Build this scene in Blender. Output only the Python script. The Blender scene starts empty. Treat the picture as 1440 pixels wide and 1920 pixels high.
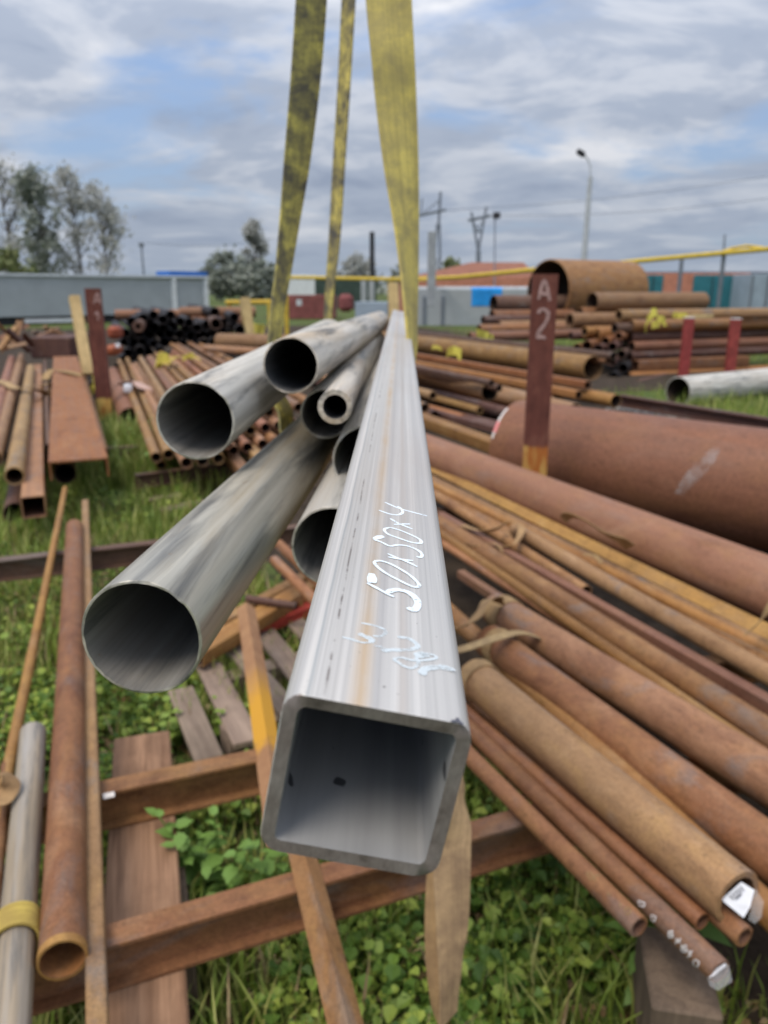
import bpy, bmesh, math, random
import numpy as np
from mathutils import Vector, Matrix, noise

random.seed(7); rng = np.random.default_rng(7)
S = bpy.context.scene
COL = S.collection

# ------------------------------------------------------------------ camera
FPX, PITCH, CAMH = 1441.0, math.radians(16.1), 1.45
cam_d = bpy.data.cameras.new("camera"); cam = bpy.data.objects.new("camera", cam_d); COL.objects.link(cam)
cam.location = (0, 0, CAMH); cam.rotation_euler = (math.radians(90) - PITCH, 0, 0)
cam_d.sensor_fit = 'VERTICAL'; cam_d.sensor_height = 36.0; cam_d.sensor_width = 27.0
cam_d.lens = FPX / 1920 * 36.0
cam_d.clip_start = 0.02; cam_d.clip_end = 5000
cam_d.dof.use_dof = True; cam_d.dof.focus_distance = 0.335; cam_d.dof.aperture_fstop = 27.0 / 2.2
cam_d.dof.aperture_blades = 0
S.camera = cam

# ------------------------------------------------------------------ world: daylight sky under broken cloud
SUN_EL, SUN_AZ = math.radians(62), math.radians(-140)      # behind the camera's left shoulder
world = bpy.data.worlds.new("World"); S.world = world; world.use_nodes = True
nt = world.node_tree; N = nt.nodes; L = nt.links; N.clear()
out = N.new("ShaderNodeOutputWorld"); bg = N.new("ShaderNodeBackground"); L.new(bg.outputs[0], out.inputs[0])
sky = N.new("ShaderNodeTexSky"); sky.sky_type = 'NISHITA'; sky.sun_disc = False
sky.sun_elevation = SUN_EL; sky.sun_rotation = math.radians(140); sky.dust_density = 1.5; sky.ozone_density = 1.5; sky.air_density = 1.0
tc = N.new("ShaderNodeTexCoord"); sep = N.new("ShaderNodeSeparateXYZ"); L.new(tc.outputs['Generated'], sep.inputs[0])
def wmath(op, a, b=None, clamp=False):
    n = N.new("ShaderNodeMath"); n.operation = op; n.use_clamp = clamp
    for i, v in enumerate((a, b)):
        if v is None: continue
        if isinstance(v, (int, float)): n.inputs[i].default_value = v
        else: L.new(v, n.inputs[i])
    return n.outputs[0]
zz = wmath('ADD', wmath('MAXIMUM', sep.outputs[2], 0.0), 0.16)
cx = wmath('DIVIDE', sep.outputs[0], zz); cy = wmath('DIVIDE', sep.outputs[1], zz)
comb = N.new("ShaderNodeCombineXYZ"); L.new(cx, comb.inputs[0]); L.new(cy, comb.inputs[1]); comb.inputs[2].default_value = 3.7
def wnoise(scale, detail, rough, off=(0, 0, 0), dist=0.0, stretch=(1, 1, 1)):
    mp = N.new("ShaderNodeMapping"); mp.inputs['Location'].default_value = off; mp.inputs['Scale'].default_value = stretch
    mp.inputs['Rotation'].default_value = (0, 0, 0.35)
    L.new(comb.outputs[0], mp.inputs[0])
    n = N.new("ShaderNodeTexNoise"); n.inputs['Scale'].default_value = scale; n.inputs['Detail'].default_value = detail
    n.inputs['Roughness'].default_value = rough; n.inputs['Distortion'].default_value = dist
    L.new(mp.outputs[0], n.inputs['Vector']); return n.outputs['Fac']
def wramp(fac, stops):
    r = N.new("ShaderNodeValToRGB"); r.color_ramp.interpolation = 'EASE'
    while len(r.color_ramp.elements) > 1: r.color_ramp.elements.remove(r.color_ramp.elements[-1])
    r.color_ramp.elements[0].position = stops[0][0]; r.color_ramp.elements[0].color = (*stops[0][1], 1)
    for p, c in stops[1:]:
        e = r.color_ramp.elements.new(p); e.color = (*c, 1)
    L.new(fac, r.inputs[0]); return r.outputs[0]
def wmix(f, a, b, t='MIX'):
    m = N.new("ShaderNodeMix"); m.data_type = 'RGBA'; m.blend_type = t
    if isinstance(f, float): m.inputs[0].default_value = f
    else: L.new(f, m.inputs[0])
    for i, v in ((6, a), (7, b)):
        if isinstance(v, tuple): m.inputs[i].default_value = (*v, 1)
        else: L.new(v, m.inputs[i])
    return m.outputs[2]
n1 = wnoise(1.15, 8, 0.56, (3.1, 1.7, 0), 0.25, (0.95, 1.0, 1))
n2 = wnoise(2.1, 7, 0.55, (7.3, 2.2, 4), 0.35, (0.85, 1.05, 1))
CL = 1.0
cover = wramp(n1, [(0.345, (0, 0, 0)), (0.50, (1, 1, 1))])                # cloud over blue
body = wramp(n2, [(0.28, (2.2, 2.65, 3.6)), (0.45, (3.15, 3.6, 4.5)), (0.56, (4.6, 4.9, 5.55)), (0.70, (6.5, 6.55, 6.85))])  # grey bases to bright tops
bluesky = wmix(1.0, sky.outputs[0], (1.15, 1.2, 1.3), 'MULTIPLY')
clouds = wmix(cover, wmix(0.55, bluesky, (2.2, 3.1, 4.9)), body)
horiz = wmath('POWER', wmath('SUBTRACT', 1.0, wmath('MAXIMUM', sep.outputs[2], 0.0)), 9.0)
final = wmix(wmath('MULTIPLY', horiz, 0.6), clouds, (4.7, 5.5, 6.7))
# an overcast dome is about three times brighter overhead than at the horizon
grad = wmath('ADD', 0.70, wmath('MULTIPLY', wmath('MAXIMUM', sep.outputs[2], 0.0), 1.75))
gcol = N.new("ShaderNodeCombineXYZ"); [L.new(grad, gcol.inputs[i]) for i in range(3)]
final = wmix(1.0, final, gcol.outputs[0], 'MULTIPLY')
L.new(final, bg.inputs[0]); bg.inputs[1].default_value = 0.08

# ------------------------------------------------------------------ sun
sun_d = bpy.data.lights.new("sun", 'SUN'); sun_d.energy = 1.5; sun_d.angle = math.radians(28); sun_d.color = (1.0, 0.91, 0.78)
sun = bpy.data.objects.new("sun", sun_d); COL.objects.link(sun)
sd = Vector((math.sin(SUN_AZ) * math.cos(SUN_EL), math.cos(SUN_AZ) * math.cos(SUN_EL), math.sin(SUN_EL)))
sun.rotation_euler = (-sd).to_track_quat('-Z', 'Y').to_euler(); sun.location = sd * 50

S.view_settings.view_transform = 'Standard'; S.view_settings.look = 'None'
S.view_settings.exposure = 0.62; S.view_settings.gamma = 1.0; S.view_settings.use_curve_mapping = False
S.render.engine = 'CYCLES'; S.cycles.use_denoising = True; S.cycles.max_bounces = 6; S.cycles.diffuse_bounces = 4
S.cycles.caustics_reflective = False; S.cycles.caustics_refractive = False

# ------------------------------------------------------------------ survey helpers: sight line of a photo point at a depth or a height
_c, _s = math.cos(PITCH), math.sin(PITCH)
def ray(x, y):
    X = (x - 720) / FPX; Y = (y - 960) / FPX
    return Vector((X, _c - Y * _s, -(Y * _c + _s)))
def W(x, y, Z): return Vector((0, 0, CAMH)) + ray(x, y) * Z
def G(x, y, h=0.0):
    r = ray(x, y); return Vector((0, 0, CAMH)) + r * ((h - CAMH) / r.z)
def azdir(deg, up=0.0):
    a = math.radians(deg); return Vector((math.sin(a), math.cos(a), up)).normalized()

# ------------------------------------------------------------------ tags and mesh helpers
def tag(o, label=None, cat=None, group=None, kind=None):
    if label: o["label"] = label
    if cat: o["category"] = cat
    if group: o["group"] = group
    if kind: o["kind"] = kind
    return o
def mesh_obj(name, verts, faces, mat, parent=None, sharp=35, smooth=True, loc=None, mats=None, mat_idx=None):
    me = bpy.data.meshes.new(name); me.from_pydata([tuple(v) for v in verts], [], faces); me.validate(); me.update()
    if mats:
        for m in mats: me.materials.append(m)
        if mat_idx: me.polygons.foreach_set("material_index", mat_idx)
    elif mat: me.materials.append(mat)
    if smooth:
        me.polygons.foreach_set("use_smooth", [True] * len(me.polygons)); me.set_sharp_from_angle(angle=math.radians(sharp))
    o = bpy.data.objects.new(name, me); COL.objects.link(o)
    if parent: o.parent = parent
    if loc is not None: o.location = loc
    return o
def empty(name, loc, rz=0.0):
    o = bpy.data.objects.new(name, None); COL.objects.link(o); o.location = loc; o.rotation_euler = (0, 0, rz); o.empty_display_size = 0.1
    return o
def frame_mat(A, B, roll=0.0):
    z = (B - A).normalized(); up = Vector((0, 0, 1))
    if abs(z.z) > 0.98: up = Vector((0, 1, 0))
    x = up.cross(z).normalized(); y = z.cross(x).normalized()
    M = Matrix((x, y, z)).transposed().to_4x4() @ Matrix.Rotation(roll, 4, 'Z'); M.translation = A
    return M
M = {}
BORE = {'steel_dull': 'bore_grey_shaded', 'steel_dirty': 'bore_grey_shaded', 'steel_sandy': 'bore_deep_shaded', 'brushed_square_steel': 'bore', 'rust_tan': 'bore_rust_shaded', 'rust': 'bore_rust_shaded', 'galv': 'bore_grey_shaded'}  # round pipe insides: darker metal colours carry the bore shade
def circle(r, n, sq=0.0, seed=0.0):
    return [(r * (1 + sq * math.cos(2 * a + seed)) * math.cos(a), r * (1 - sq * math.cos(2 * a + seed)) * math.sin(a)) for a in [2 * math.pi * i / n for i in range(n)]]
def hollow(name, A, B, outer, inner, mat, roll=0.0, rings=1, parent=None, sag=0.0, chamfer=0.0, rag=0.0, sharp=35):
    """a hollow bar between two points: outer skin, bore, and annular ends"""
    Ln = (B - A).length; n = len(outer); V = []; F = []
    zs = [Ln * i / rings for i in range(rings + 1)]
    def ring(loop, z, k=1.0):
        dy = -sag * math.sin(math.pi * z / Ln) if sag else 0
        base = len(V)
        for (u, v) in loop: V.append((u * k, v * k + dy, z + (rag * (noise.noise((u * 300, v * 300, z)) if rag and (z == 0) else 0))))
        return base
    orr = []
    if chamfer:
        orr.append(ring(outer, 0.0, 1 - chamfer))
        zz_ = chamfer * max(abs(u) for u, v in outer)
        orr.append(ring(outer, zz_))
        for z in zs[1:]: orr.append(ring(outer, z))
    else:
        for z in zs: orr.append(ring(outer, z))
    ir = [ring(inner, z) for z in zs]
    for a, b in zip(orr, orr[1:]):
        for i in range(n): j = (i + 1) % n; F.append((a + i, a + j, b + j, b + i))
    for a, b in zip(ir, ir[1:]):
        for i in range(n): j = (i + 1) % n; F.append((a + j, a + i, b + i, b + j))
    for a, b in ((ir[0], orr[0]), (orr[-1], ir[-1])):
        for i in range(n): j = (i + 1) % n; F.append((a + i, a + j, b + j, b + i))
    o = mesh_obj(name, V, F, mat, parent, sharp=sharp); o.matrix_world = frame_mat(A, B, roll)
    nb = n * (len(orr) - 1); o.data.materials.append(M[BORE.get(mat.name, 'bore_shaded')])
    ix = [0] * len(o.data.polygons)
    for i in range(nb, nb + n * rings): ix[i] = 1
    o.data.polygons.foreach_set('material_index', ix); return o
def pipe(name, A, B, d, wall, mat, seg=28, parent=None, rings=1, sag=0.0, oval=0.0, chamfer=0.0, rag=0.0):
    r = d / 2
    return hollow(name, A, B, circle(r, seg, oval, d * 40), circle(r - wall, seg, oval, d * 40), mat, rings=rings, parent=parent, sag=sag, chamfer=chamfer, rag=rag)
def round_rect(w, h, r, k=5):
    P = []
    for cx_, cy_, a0 in ((w / 2 - r, h / 2 - r, 0), (-w / 2 + r, h / 2 - r, 90), (-w / 2 + r, -h / 2 + r, 180), (w / 2 - r, -h / 2 + r, 270)):
        for i in range(k + 1):
            a = math.radians(a0 + 90 * i / k); P.append((cx_ + r * math.cos(a), cy_ + r * math.sin(a)))
    return P
def square_pipe(name, A, B, w, h, wall, mat, roll=0.0, rad=None, k=3, **kw):
    rad = rad or wall * 1.6
    return hollow(name, A, B, round_rect(w, h, rad, k), round_rect(w - 2 * wall, h - 2 * wall, max(rad - wall, wall * 0.3), k), mat, roll, **kw)
def extrude(name, A, B, loop, mat, roll=0.0, parent=None, sharp=30, world=True):
    Ln = (B - A).length; n = len(loop)
    V = [(u, v, 0) for u, v in loop] + [(u, v, Ln) for u, v in loop]
    F = [(i, (i + 1) % n, n + (i + 1) % n, n + i) for i in range(n)] + [tuple(range(n - 1, -1, -1)), tuple(range(n, 2 * n))]
    o = mesh_obj(name, V, F, mat, parent, sharp=sharp)
    bm = bmesh.new(); bm.from_mesh(o.data); bmesh.ops.recalc_face_normals(bm, faces=bm.faces[:]); bm.to_mesh(o.data); bm.free()
    o.matrix_world = frame_mat(A, B, roll); return o
def ibeam_loop(w, h, tf, tw):
    a, b, c_, d = w / 2, h / 2, tw / 2, h / 2 - tf
    return [(-a, -b), (a, -b), (a, -d), (c_, -d), (c_, d), (a, d), (a, b), (-a, b), (-a, d), (-c_, d), (-c_, -d), (-a, -d)]
def channel_loop(w, h, t):       # web on top, flanges pointing down
    a = w / 2
    return [(-a, -h), (-a + t, -h), (-a + t, -t), (a - t, -t), (a - t, -h), (a, -h), (a, 0), (-a, 0)]
def angle_loop(w, t):            # roof-like angle, corner on top
    k = w * 0.7071; q = t * 1.4142
    return [(-k, -k), (-k + q * .5, -k - q * .5), (0, -q), (k - q * .5, -k - q * .5), (k, -k), (0, 0)]
def box(name, center, dims, mat, rz=0.0, parent=None, bevel=0.0, rot=None, segs=1):
    bm = bmesh.new(); bmesh.ops.create_cube(bm, size=1.0)
    for v in bm.verts: v.co = Vector((v.co.x * dims[0], v.co.y * dims[1], v.co.z * dims[2]))
    if bevel: bmesh.ops.bevel(bm, geom=bm.edges[:], offset=bevel, segments=segs, affect='EDGES', profile=0.6)
    me = bpy.data.meshes.new(name); bm.to_mesh(me); bm.free()
    if mat: me.materials.append(mat)
    me.polygons.foreach_set("use_smooth", [True] * len(me.polygons)); me.set_sharp_from_angle(angle=math.radians(35))
    o = bpy.data.objects.new(name, me); COL.objects.link(o)
    if parent: o.parent = parent
    o.location = center; o.rotation_euler = rot if rot else (0, 0, rz)
    return o
def ribbon(name, rows, mat, th=0.003, parent=None, sub=6, origin=None):
    """webbing: rows of (left edge, right edge) world points; smooth interpolation, real thickness, UV in metres"""
    def cr(p0, p1, p2, p3, t):
        return 0.5 * ((2 * p1) + (-p0 + p2) * t + (2 * p0 - 5 * p1 + 4 * p2 - p3) * t * t + (-p0 + 3 * p1 - 3 * p2 + p3) * t ** 3)
    R = []
    for i in range(len(rows) - 1):
        q = [rows[max(i - 1, 0)], rows[i], rows[i + 1], rows[min(i + 2, len(rows) - 1)]]
        for s_ in range(sub):
            t = s_ / sub; R.append((cr(*[k[0] for k in q], t), cr(*[k[1] for k in q], t)))
    R.append(rows[-1])
    m = 4; V = []; UV = []; dist = 0.0; prev = None
    for i, (a, b) in enumerate(R):
        mid = (a + b) / 2
        if prev is not None: dist += (mid - prev).length
        prev = mid
        nxt = R[min(i + 1, len(R) - 1)]; prv = R[max(i - 1, 0)]
        tg = ((nxt[0] + nxt[1]) - (prv[0] + prv[1]))
        nrm = tg.cross(b - a)
        nrm = nrm.normalized() * th * 0.5 if nrm.length > 1e-9 else Vector((0, 0, th / 2))
        w = (b - a).length
        for k in range(m + 1): V.append(a.lerp(b, k / m) + nrm); UV.append((w * k / m, dist))
        for k in range(m, -1, -1): V.append(a.lerp(b, k / m) - nrm); UV.append((w * k / m, dist))
    P = 2 * (m + 1); F = []
    for i in range(len(R) - 1):
        for k in range(P): F.append((i * P + k, i * P + (k + 1) % P, (i + 1) * P + (k + 1) % P, (i + 1) * P + k))
    F.append(tuple(range(P - 1, -1, -1))); e = (len(R) - 1) * P; F.append(tuple(range(e, e + P)))
    org = origin if origin is not None else V[0].copy()
    o = mesh_obj(name, [v - org for v in V], F, mat, parent, loc=org, sharp=60)
    uv = o.data.uv_layers.new(name="UVMap")
    for lp in o.data.loops: uv.data[lp.index].uv = UV[lp.vertex_index]
    return o
def tube_path(name, pts, rad, mat, seg=8, parent=None):
    """a solid round bar along points; rad is one number or one per point"""
    pts = [Vector(p) for p in pts]; rads = rad if isinstance(rad, (list, tuple)) else [rad] * len(pts)
    V = []; F = []; x = None
    for i, p in enumerate(pts):
        t = (pts[min(i + 1, len(pts) - 1)] - pts[max(i - 1, 0)]).normalized()
        if x is None:
            x = t.cross(Vector((0.3, 0.2, 0.93)));  x = x.normalized() if x.length > 1e-3 else Vector((1, 0, 0))
        x = (x - t * x.dot(t)).normalized(); y = t.cross(x)
        for k in range(seg):
            a = 2 * math.pi * k / seg; V.append(p + (x * math.cos(a) + y * math.sin(a)) * rads[i])
    for i in range(len(pts) - 1):
        for k in range(seg): F.append((i * seg + k, i * seg + (k + 1) % seg, (i + 1) * seg + (k + 1) % seg, (i + 1) * seg + k))
    F.append(tuple(range(seg - 1, -1, -1))); F.append(tuple(range((len(pts) - 1) * seg, len(pts) * seg)))
    org = pts[0].copy()
    return mesh_obj(name, [v - org for v in V], F, mat, parent, loc=org)

# ------------------------------------------------------------------ materials
def new_mat(name):
    m = bpy.data.materials.new(name); m.use_nodes = True; return m, m.node_tree.nodes, m.node_tree.links, m.node_tree.nodes["Principled BSDF"]
class NB:
    def __init__(s, name):
        s.m, s.n, s.l, s.b = new_mat(name); s.tc = s.n.new("ShaderNodeTexCoord"); s.oi = s.n.new("ShaderNodeObjectInfo")
        v = s.n.new("ShaderNodeVectorMath"); v.operation = 'SCALE'; v.inputs[0].default_value = (13.7, 29.3, 17.1); s.l.new(s.oi.outputs['Random'], v.inputs['Scale'])
        a = s.n.new("ShaderNodeVectorMath"); a.operation = 'ADD'; s.l.new(s.tc.outputs['Object'], a.inputs[0]); s.l.new(v.outputs[0], a.inputs[1]); s.co = a.outputs[0]
        s.obj = s.tc.outputs['Object']; s.uv = s.tc.outputs['UV']
    def map(s, vec, scale=(1, 1, 1), loc=(0, 0, 0)):
        m = s.n.new("ShaderNodeMapping"); m.inputs['Scale'].default_value = scale; m.inputs['Location'].default_value = loc; s.l.new(vec, m.inputs[0]); return m.outputs[0]
    def noise(s, vec, scale, detail=4, rough=0.55, dist=0.0):
        n = s.n.new("ShaderNodeTexNoise"); n.inputs['Scale'].default_value = scale; n.inputs['Detail'].default_value = detail; n.inputs['Roughness'].default_value = rough; n.inputs['Distortion'].default_value = dist
        s.l.new(vec, n.inputs['Vector']); return n.outputs['Fac']
    def ramp(s, fac, stops):
        r = s.n.new("ShaderNodeValToRGB")
        while len(r.color_ramp.elements) > 1: r.color_ramp.elements.remove(r.color_ramp.elements[-1])
        f = lambda c: (c, c, c, 1) if isinstance(c, (int, float)) else (*c, 1)
        r.color_ramp.elements[0].position = stops[0][0]; r.color_ramp.elements[0].color = f(stops[0][1])
        for p, c in stops[1:]: e = r.color_ramp.elements.new(p); e.color = f(c)
        s.l.new(fac, r.inputs[0]); return r.outputs[0]
    def mix(s, f, a, b, t='MIX'):
        m = s.n.new("ShaderNodeMix"); m.data_type = 'RGBA'; m.blend_type = t
        for i, v in ((0, f), (6, a), (7, b)):
            if isinstance(v, (int, float)): m.inputs[i].default_value = v if i == 0 else (v, v, v, 1)
            elif isinstance(v, tuple): m.inputs[i].default_value = (*v, 1)
            else: s.l.new(v, m.inputs[i])
        return m.outputs[2]
    def math(s, op, a, b=0.0, clamp=False):
        m = s.n.new("ShaderNodeMath"); m.operation = op; m.use_clamp = clamp
        for i, v in ((0, a), (1, b)):
            if isinstance(v, (int, float)): m.inputs[i].default_value = v
            else: s.l.new(v, m.inputs[i])
        return m.outputs[0]
    def sep(s, vec):
        x = s.n.new("ShaderNodeSeparateXYZ"); s.l.new(vec, x.inputs[0]); return x.outputs
    def vary(s, col, lo=0.82, hi=1.15, hue=0.012):
        h = s.n.new("ShaderNodeHueSaturation"); s.l.new(col, h.inputs['Color'])
        r = s.n.new("ShaderNodeMapRange"); r.inputs[3].default_value = lo; r.inputs[4].default_value = hi; s.l.new(s.oi.outputs['Random'], r.inputs[0]); s.l.new(r.outputs[0], h.inputs['Value'])
        r2 = s.n.new("ShaderNodeMapRange"); r2.inputs[3].default_value = 0.5 - hue; r2.inputs[4].default_value = 0.5 + hue
        fr = s.math('FRACT', s.math('MULTIPLY', s.oi.outputs['Random'], 7.31)); s.l.new(fr, r2.inputs[0]); s.l.new(r2.outputs[0], h.inputs['Hue'])
        return h.outputs[0]
    def bump(s, fac, strength=0.3, dist=0.002):
        b = s.n.new("ShaderNodeBump"); b.inputs['Strength'].default_value = strength; b.inputs['Distance'].default_value = dist; s.l.new(fac, b.inputs['Height']); s.l.new(b.outputs[0], s.b.inputs['Normal'])
    def out(s, col, rough=0.8, metal=0.0, spec=0.4):
        if isinstance(col, tuple): s.b.inputs['Base Color'].default_value = (*col, 1)
        else: s.l.new(col, s.b.inputs['Base Color'])
        if isinstance(rough, (int, float)): s.b.inputs['Roughness'].default_value = rough
        else: s.l.new(rough, s.b.inputs['Roughness'])
        if isinstance(metal, (int, float)): s.b.inputs['Metallic'].default_value = metal
        else: s.l.new(metal, s.b.inputs['Metallic'])
        s.b.inputs['Specular IOR Level'].default_value = spec
        return s.m

def rust(name, mid, dark, light, scale=1.0, scale_grey=0.25, rough=0.64, spotty=0.30):
    b = NB(name)
    K = 0.92
    sc_ = lambda c: tuple(v * K for v in c)
    mid, dark, light = sc_(mid), sc_(dark), sc_(light)
    big = b.noise(b.map(b.co, (1, 1, 0.5)), 8 * scale, 7, 0.66, 0.5)
    col = b.ramp(big, [(0.28, dark), (0.46, mid), (0.55, mid), (0.74, light)])
    streak = b.noise(b.map(b.co, (38, 38, 1.6)), 1.0 * scale, 4, 0.6)
    col = b.mix(0.28, col, b.ramp(streak, [(0.3, 0.5), (0.7, 1.4)]), 'MULTIPLY')
    ochre = b.ramp(b.noise(b.map(b.co, (1, 1, 0.6), (6, 1, 3)), 12 * scale, 6, 0.68, 0.6), [(0.48, 0.0), (0.68, 0.40)])
    col = b.mix(ochre, col, tuple(v * k for v, k in zip(light, (1.0, 0.95, 0.62))))
    spots = b.ramp(b.noise(b.map(b.co, (1, 1, 0.75), (3, 9, 2)), 24 * scale, 7, 0.72, 0.6), [(0.46, 0.0), (0.66, spotty)])
    col = b.mix(spots, col, tuple(v * 0.62 for v in dark))
    grey = b.ramp(b.noise(b.map(b.co, (1, 1, 0.45), (4, 2, 1)), 7 * scale, 6, 0.68, 0.6), [(0.54, 0.0), (0.66, scale_grey * 2)])
    col = b.mix(grey, col, (0.20, 0.168, 0.148))
    fine = b.noise(b.co, 150 * scale, 3, 0.7)
    col = b.mix(0.55, col, b.ramp(fine, [(0.32, 0.66), (0.66, 1.28)]), 'MULTIPLY')
    pits = b.ramp(b.noise(b.co, 46 * scale, 5, 0.7), [(0.30, 0.45), (0.42, 1.0)])
    col = b.mix(0.6, col, pits, 'MULTIPLY')
    b.bump(b.math('ADD', fine, b.math('MULTIPLY', big, 1.5)), 0.25, 0.0015)
    return b.out(b.vary(col, .80, 1.2, .014), b.ramp(streak, [(0.3, rough - 0.14), (0.7, rough + 0.12)]), 0.0, 0.28)
M['bore_shaded'] = rust('bore_shaded', (0.060, 0.038, 0.030), (0.035, 0.024, 0.020), (0.10, 0.062, 0.045), 1.0, 0.1, 0.85)  # shade inside the pipes painted as a near-black rust colour
M['bore_rust_shaded'] = rust('bore_rust_shaded', (0.17, 0.090, 0.052), (0.09, 0.045, 0.028), (0.24, 0.14, 0.085), 1.0, 0.1, 0.85)
M['rust'] = rust('rust', (0.295, 0.145, 0.060), (0.150, 0.064, 0.026), (0.42, 0.245, 0.120))
M['rust_pink'] = rust('rust_pink', (0.285, 0.142, 0.080), (0.185, 0.080, 0.042), (0.35, 0.20, 0.122), 0.8, 0.10, 0.64, 0.12)
M['rust_orange'] = rust('rust_orange', (0.33, 0.150, 0.052), (0.20, 0.080, 0.026), (0.43, 0.23, 0.095), 1.0, 0.08)
M['rust_yellow'] = rust('rust_yellow', (0.40, 0.20, 0.062), (0.24, 0.10, 0.032), (0.46, 0.26, 0.10), 0.8, 0.10)
M['rust_tan'] = rust('rust_tan', (0.345, 0.195, 0.094), (0.185, 0.090, 0.040), (0.47, 0.29, 0.155), 1.0, 0.34)
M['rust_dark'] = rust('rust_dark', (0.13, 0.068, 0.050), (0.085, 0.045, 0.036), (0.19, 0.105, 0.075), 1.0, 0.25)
M['black_pipe'] = rust('black_pipe', (0.026, 0.024, 0.027), (0.014, 0.014, 0.017), (0.07, 0.05, 0.045), 1.0, 0.05)
M['drum_rust'] = rust('drum_rust', (0.225, 0.088, 0.054), (0.170, 0.062, 0.038), (0.27, 0.120, 0.078), 0.35, 0.06, 0.58, 0.10)

def steel(name, base, stain, dirt=0.35, metal=0.6, rough=0.42):
    b = NB(name)
    big = b.noise(b.map(b.co, (1, 1, 0.06)), 22, 6, 0.62, 0.3)
    streak = b.noise(b.map(b.co, (60, 60, 1.6)), 1.0, 4, 0.6)
    col = b.mix(0.7, base, b.ramp(streak, [(0.3, 0.52), (0.7, 1.35)]), 'MULTIPLY')
    st = b.ramp(big, [(0.46, 0.0), (0.60, dirt), (0.72, dirt * 1.6)])
    col = b.mix(st, col, stain)
    oxide = b.ramp(b.noise(b.map(b.co, (1, 1, 0.07), (7, 3, 2)), 34, 6, 0.65, 0.4), [(0.50, 0.0), (0.64, 0.75)])
    col = b.mix(oxide, col, (0.085, 0.088, 0.09))
    spk = b.ramp(b.noise(b.co, 120, 5, 0.75), [(0.62, 0.0), (0.72, 0.75)])
    rustm = b.math('MULTIPLY', spk, b.ramp(b.noise(b.co, 11, 4, 0.6), [(0.48, 0.0), (0.6, 1.0)]))
    col = b.mix(rustm, col, (0.30, 0.16, 0.07))
    b.bump(streak, 0.08, 0.001)
    rg = b.ramp(big, [(0.35, rough - 0.08), (0.65, rough + 0.25)])
    return b.out(b.vary(col, 0.92, 1.06, 0.004), rg, b.math('MULTIPLY', b.math('SUBTRACT', 1.0, st, True), metal), 0.45)
M['steel_dull'] = steel('steel_dull', (0.60, 0.565, 0.50), (0.42, 0.345, 0.26), 0.45, 0.35, 0.50)
M['steel_dirty'] = steel('steel_dirty', (0.52, 0.485, 0.41), (0.32, 0.24, 0.145), 0.60, 0.42, 0.40)
M['steel_sandy'] = steel('steel_sandy', (0.58, 0.525, 0.45), (0.45, 0.33, 0.21), 0.60, 0.25, 0.55)
M['galv'] = steel('galv', (0.34, 0.265, 0.185), (0.38, 0.385, 0.39), 0.4, 0.10, 0.6)
M['pipe_white'] = steel('pipe_white', (0.62, 0.59, 0.53), (0.45, 0.38, 0.30), 0.4, 0.0, 0.7)

def brushed_square():
    b = NB('brushed_square_steel'); xyz = b.sep(b.obj); x = b.math('MULTIPLY', xyz[0], -1.0)
    fine = b.noise(b.map(b.obj, (1500, 260, 2.2)), 1.0, 3, 0.6)
    mid = b.noise(b.map(b.obj, (420, 140, 1.3)), 1.0, 4, 0.65)
    col = b.mix(0.5, (0.55, 0.525, 0.49), b.ramp(fine, [(0.25, 0.7), (0.75, 1.2)]), 'MULTIPLY')
    col = b.mix(0.55, col, b.ramp(mid, [(0.3, 0.74), (0.7, 1.22)]), 'MULTIPLY')
    # warm roll-mark band and thin dark scratch running the length of the tube
    wob = b.math('MULTIPLY', b.math('SUBTRACT', b.noise(b.map(b.obj, (0.1, 0.1, 9)), 1.0, 2), 0.5), 0.0025)
    xw = b.math('ADD', x, wob)
    def band2(c0, w, k): return b.math('MULTIPLY', b.math('SUBTRACT', 1.0, b.math('DIVIDE', b.math('ABSOLUTE', b.math('SUBTRACT', xw, c0)), w), True), k)
    patch = b.ramp(b.noise(b.map(b.obj, (30, 30, 14), (1, 2, 3)), 1.0, 4, 0.6), [(0.35, 0.25), (0.6, 1.0)])
    col = b.mix(b.math('MULTIPLY', band2(BAND_X, 0.0040, 0.95), patch), col, (0.52, 0.38, 0.24))
    col = b.mix(band2(BAND_X + 0.0045, 0.0030, 0.5), col, (0.34, 0.32, 0.31))
    col = b.mix(band2(BAND_X + 0.0115, 0.0022, 0.4), col, (0.40, 0.32, 0.26))
    scr = b.ramp(b.noise(b.map(b.obj, (60, 60, 75)), 1.0, 5, 0.7), [(0.47, 0.0), (0.58, 1.0)])
    col = b.mix(b.math('MULTIPLY', band2(SCR_X, 0.0006, 0.9), scr), col, (0.10, 0.08, 0.07))
    col = b.mix(band2(SCR_X - 0.0042, 0.0008, 0.6), col, (0.22, 0.25, 0.26))
    dots = b.ramp(b.noise(b.obj, 520, 2, 0.6), [(0.70, 0.0), (0.74, 0.75)])
    col = b.mix(b.math('MULTIPLY', dots, b.ramp(b.noise(b.obj, 40, 3), [(0.45, 0), (0.6, 1)])), col, (0.10, 0.085, 0.07))
    warm = b.ramp(b.noise(b.map(b.obj, (20, 20, 3), (5, 5, 5)), 1.0, 4, 0.6), [(0.40, 0.0), (0.7, 0.5)])
    col = b.mix(warm, col, (0.46, 0.39, 0.335))
    b.bump(b.math('ADD', fine, b.math('MULTIPLY', mid, 0.5)), 0.12, 0.0003)
    return b.out(col, b.ramp(mid, [(0.3, 0.40), (0.7, 0.58)]), 0.32, 0.5)
BAND_X, SCR_X = -0.0058, -0.0150
M['square'] = brushed_square()
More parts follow.
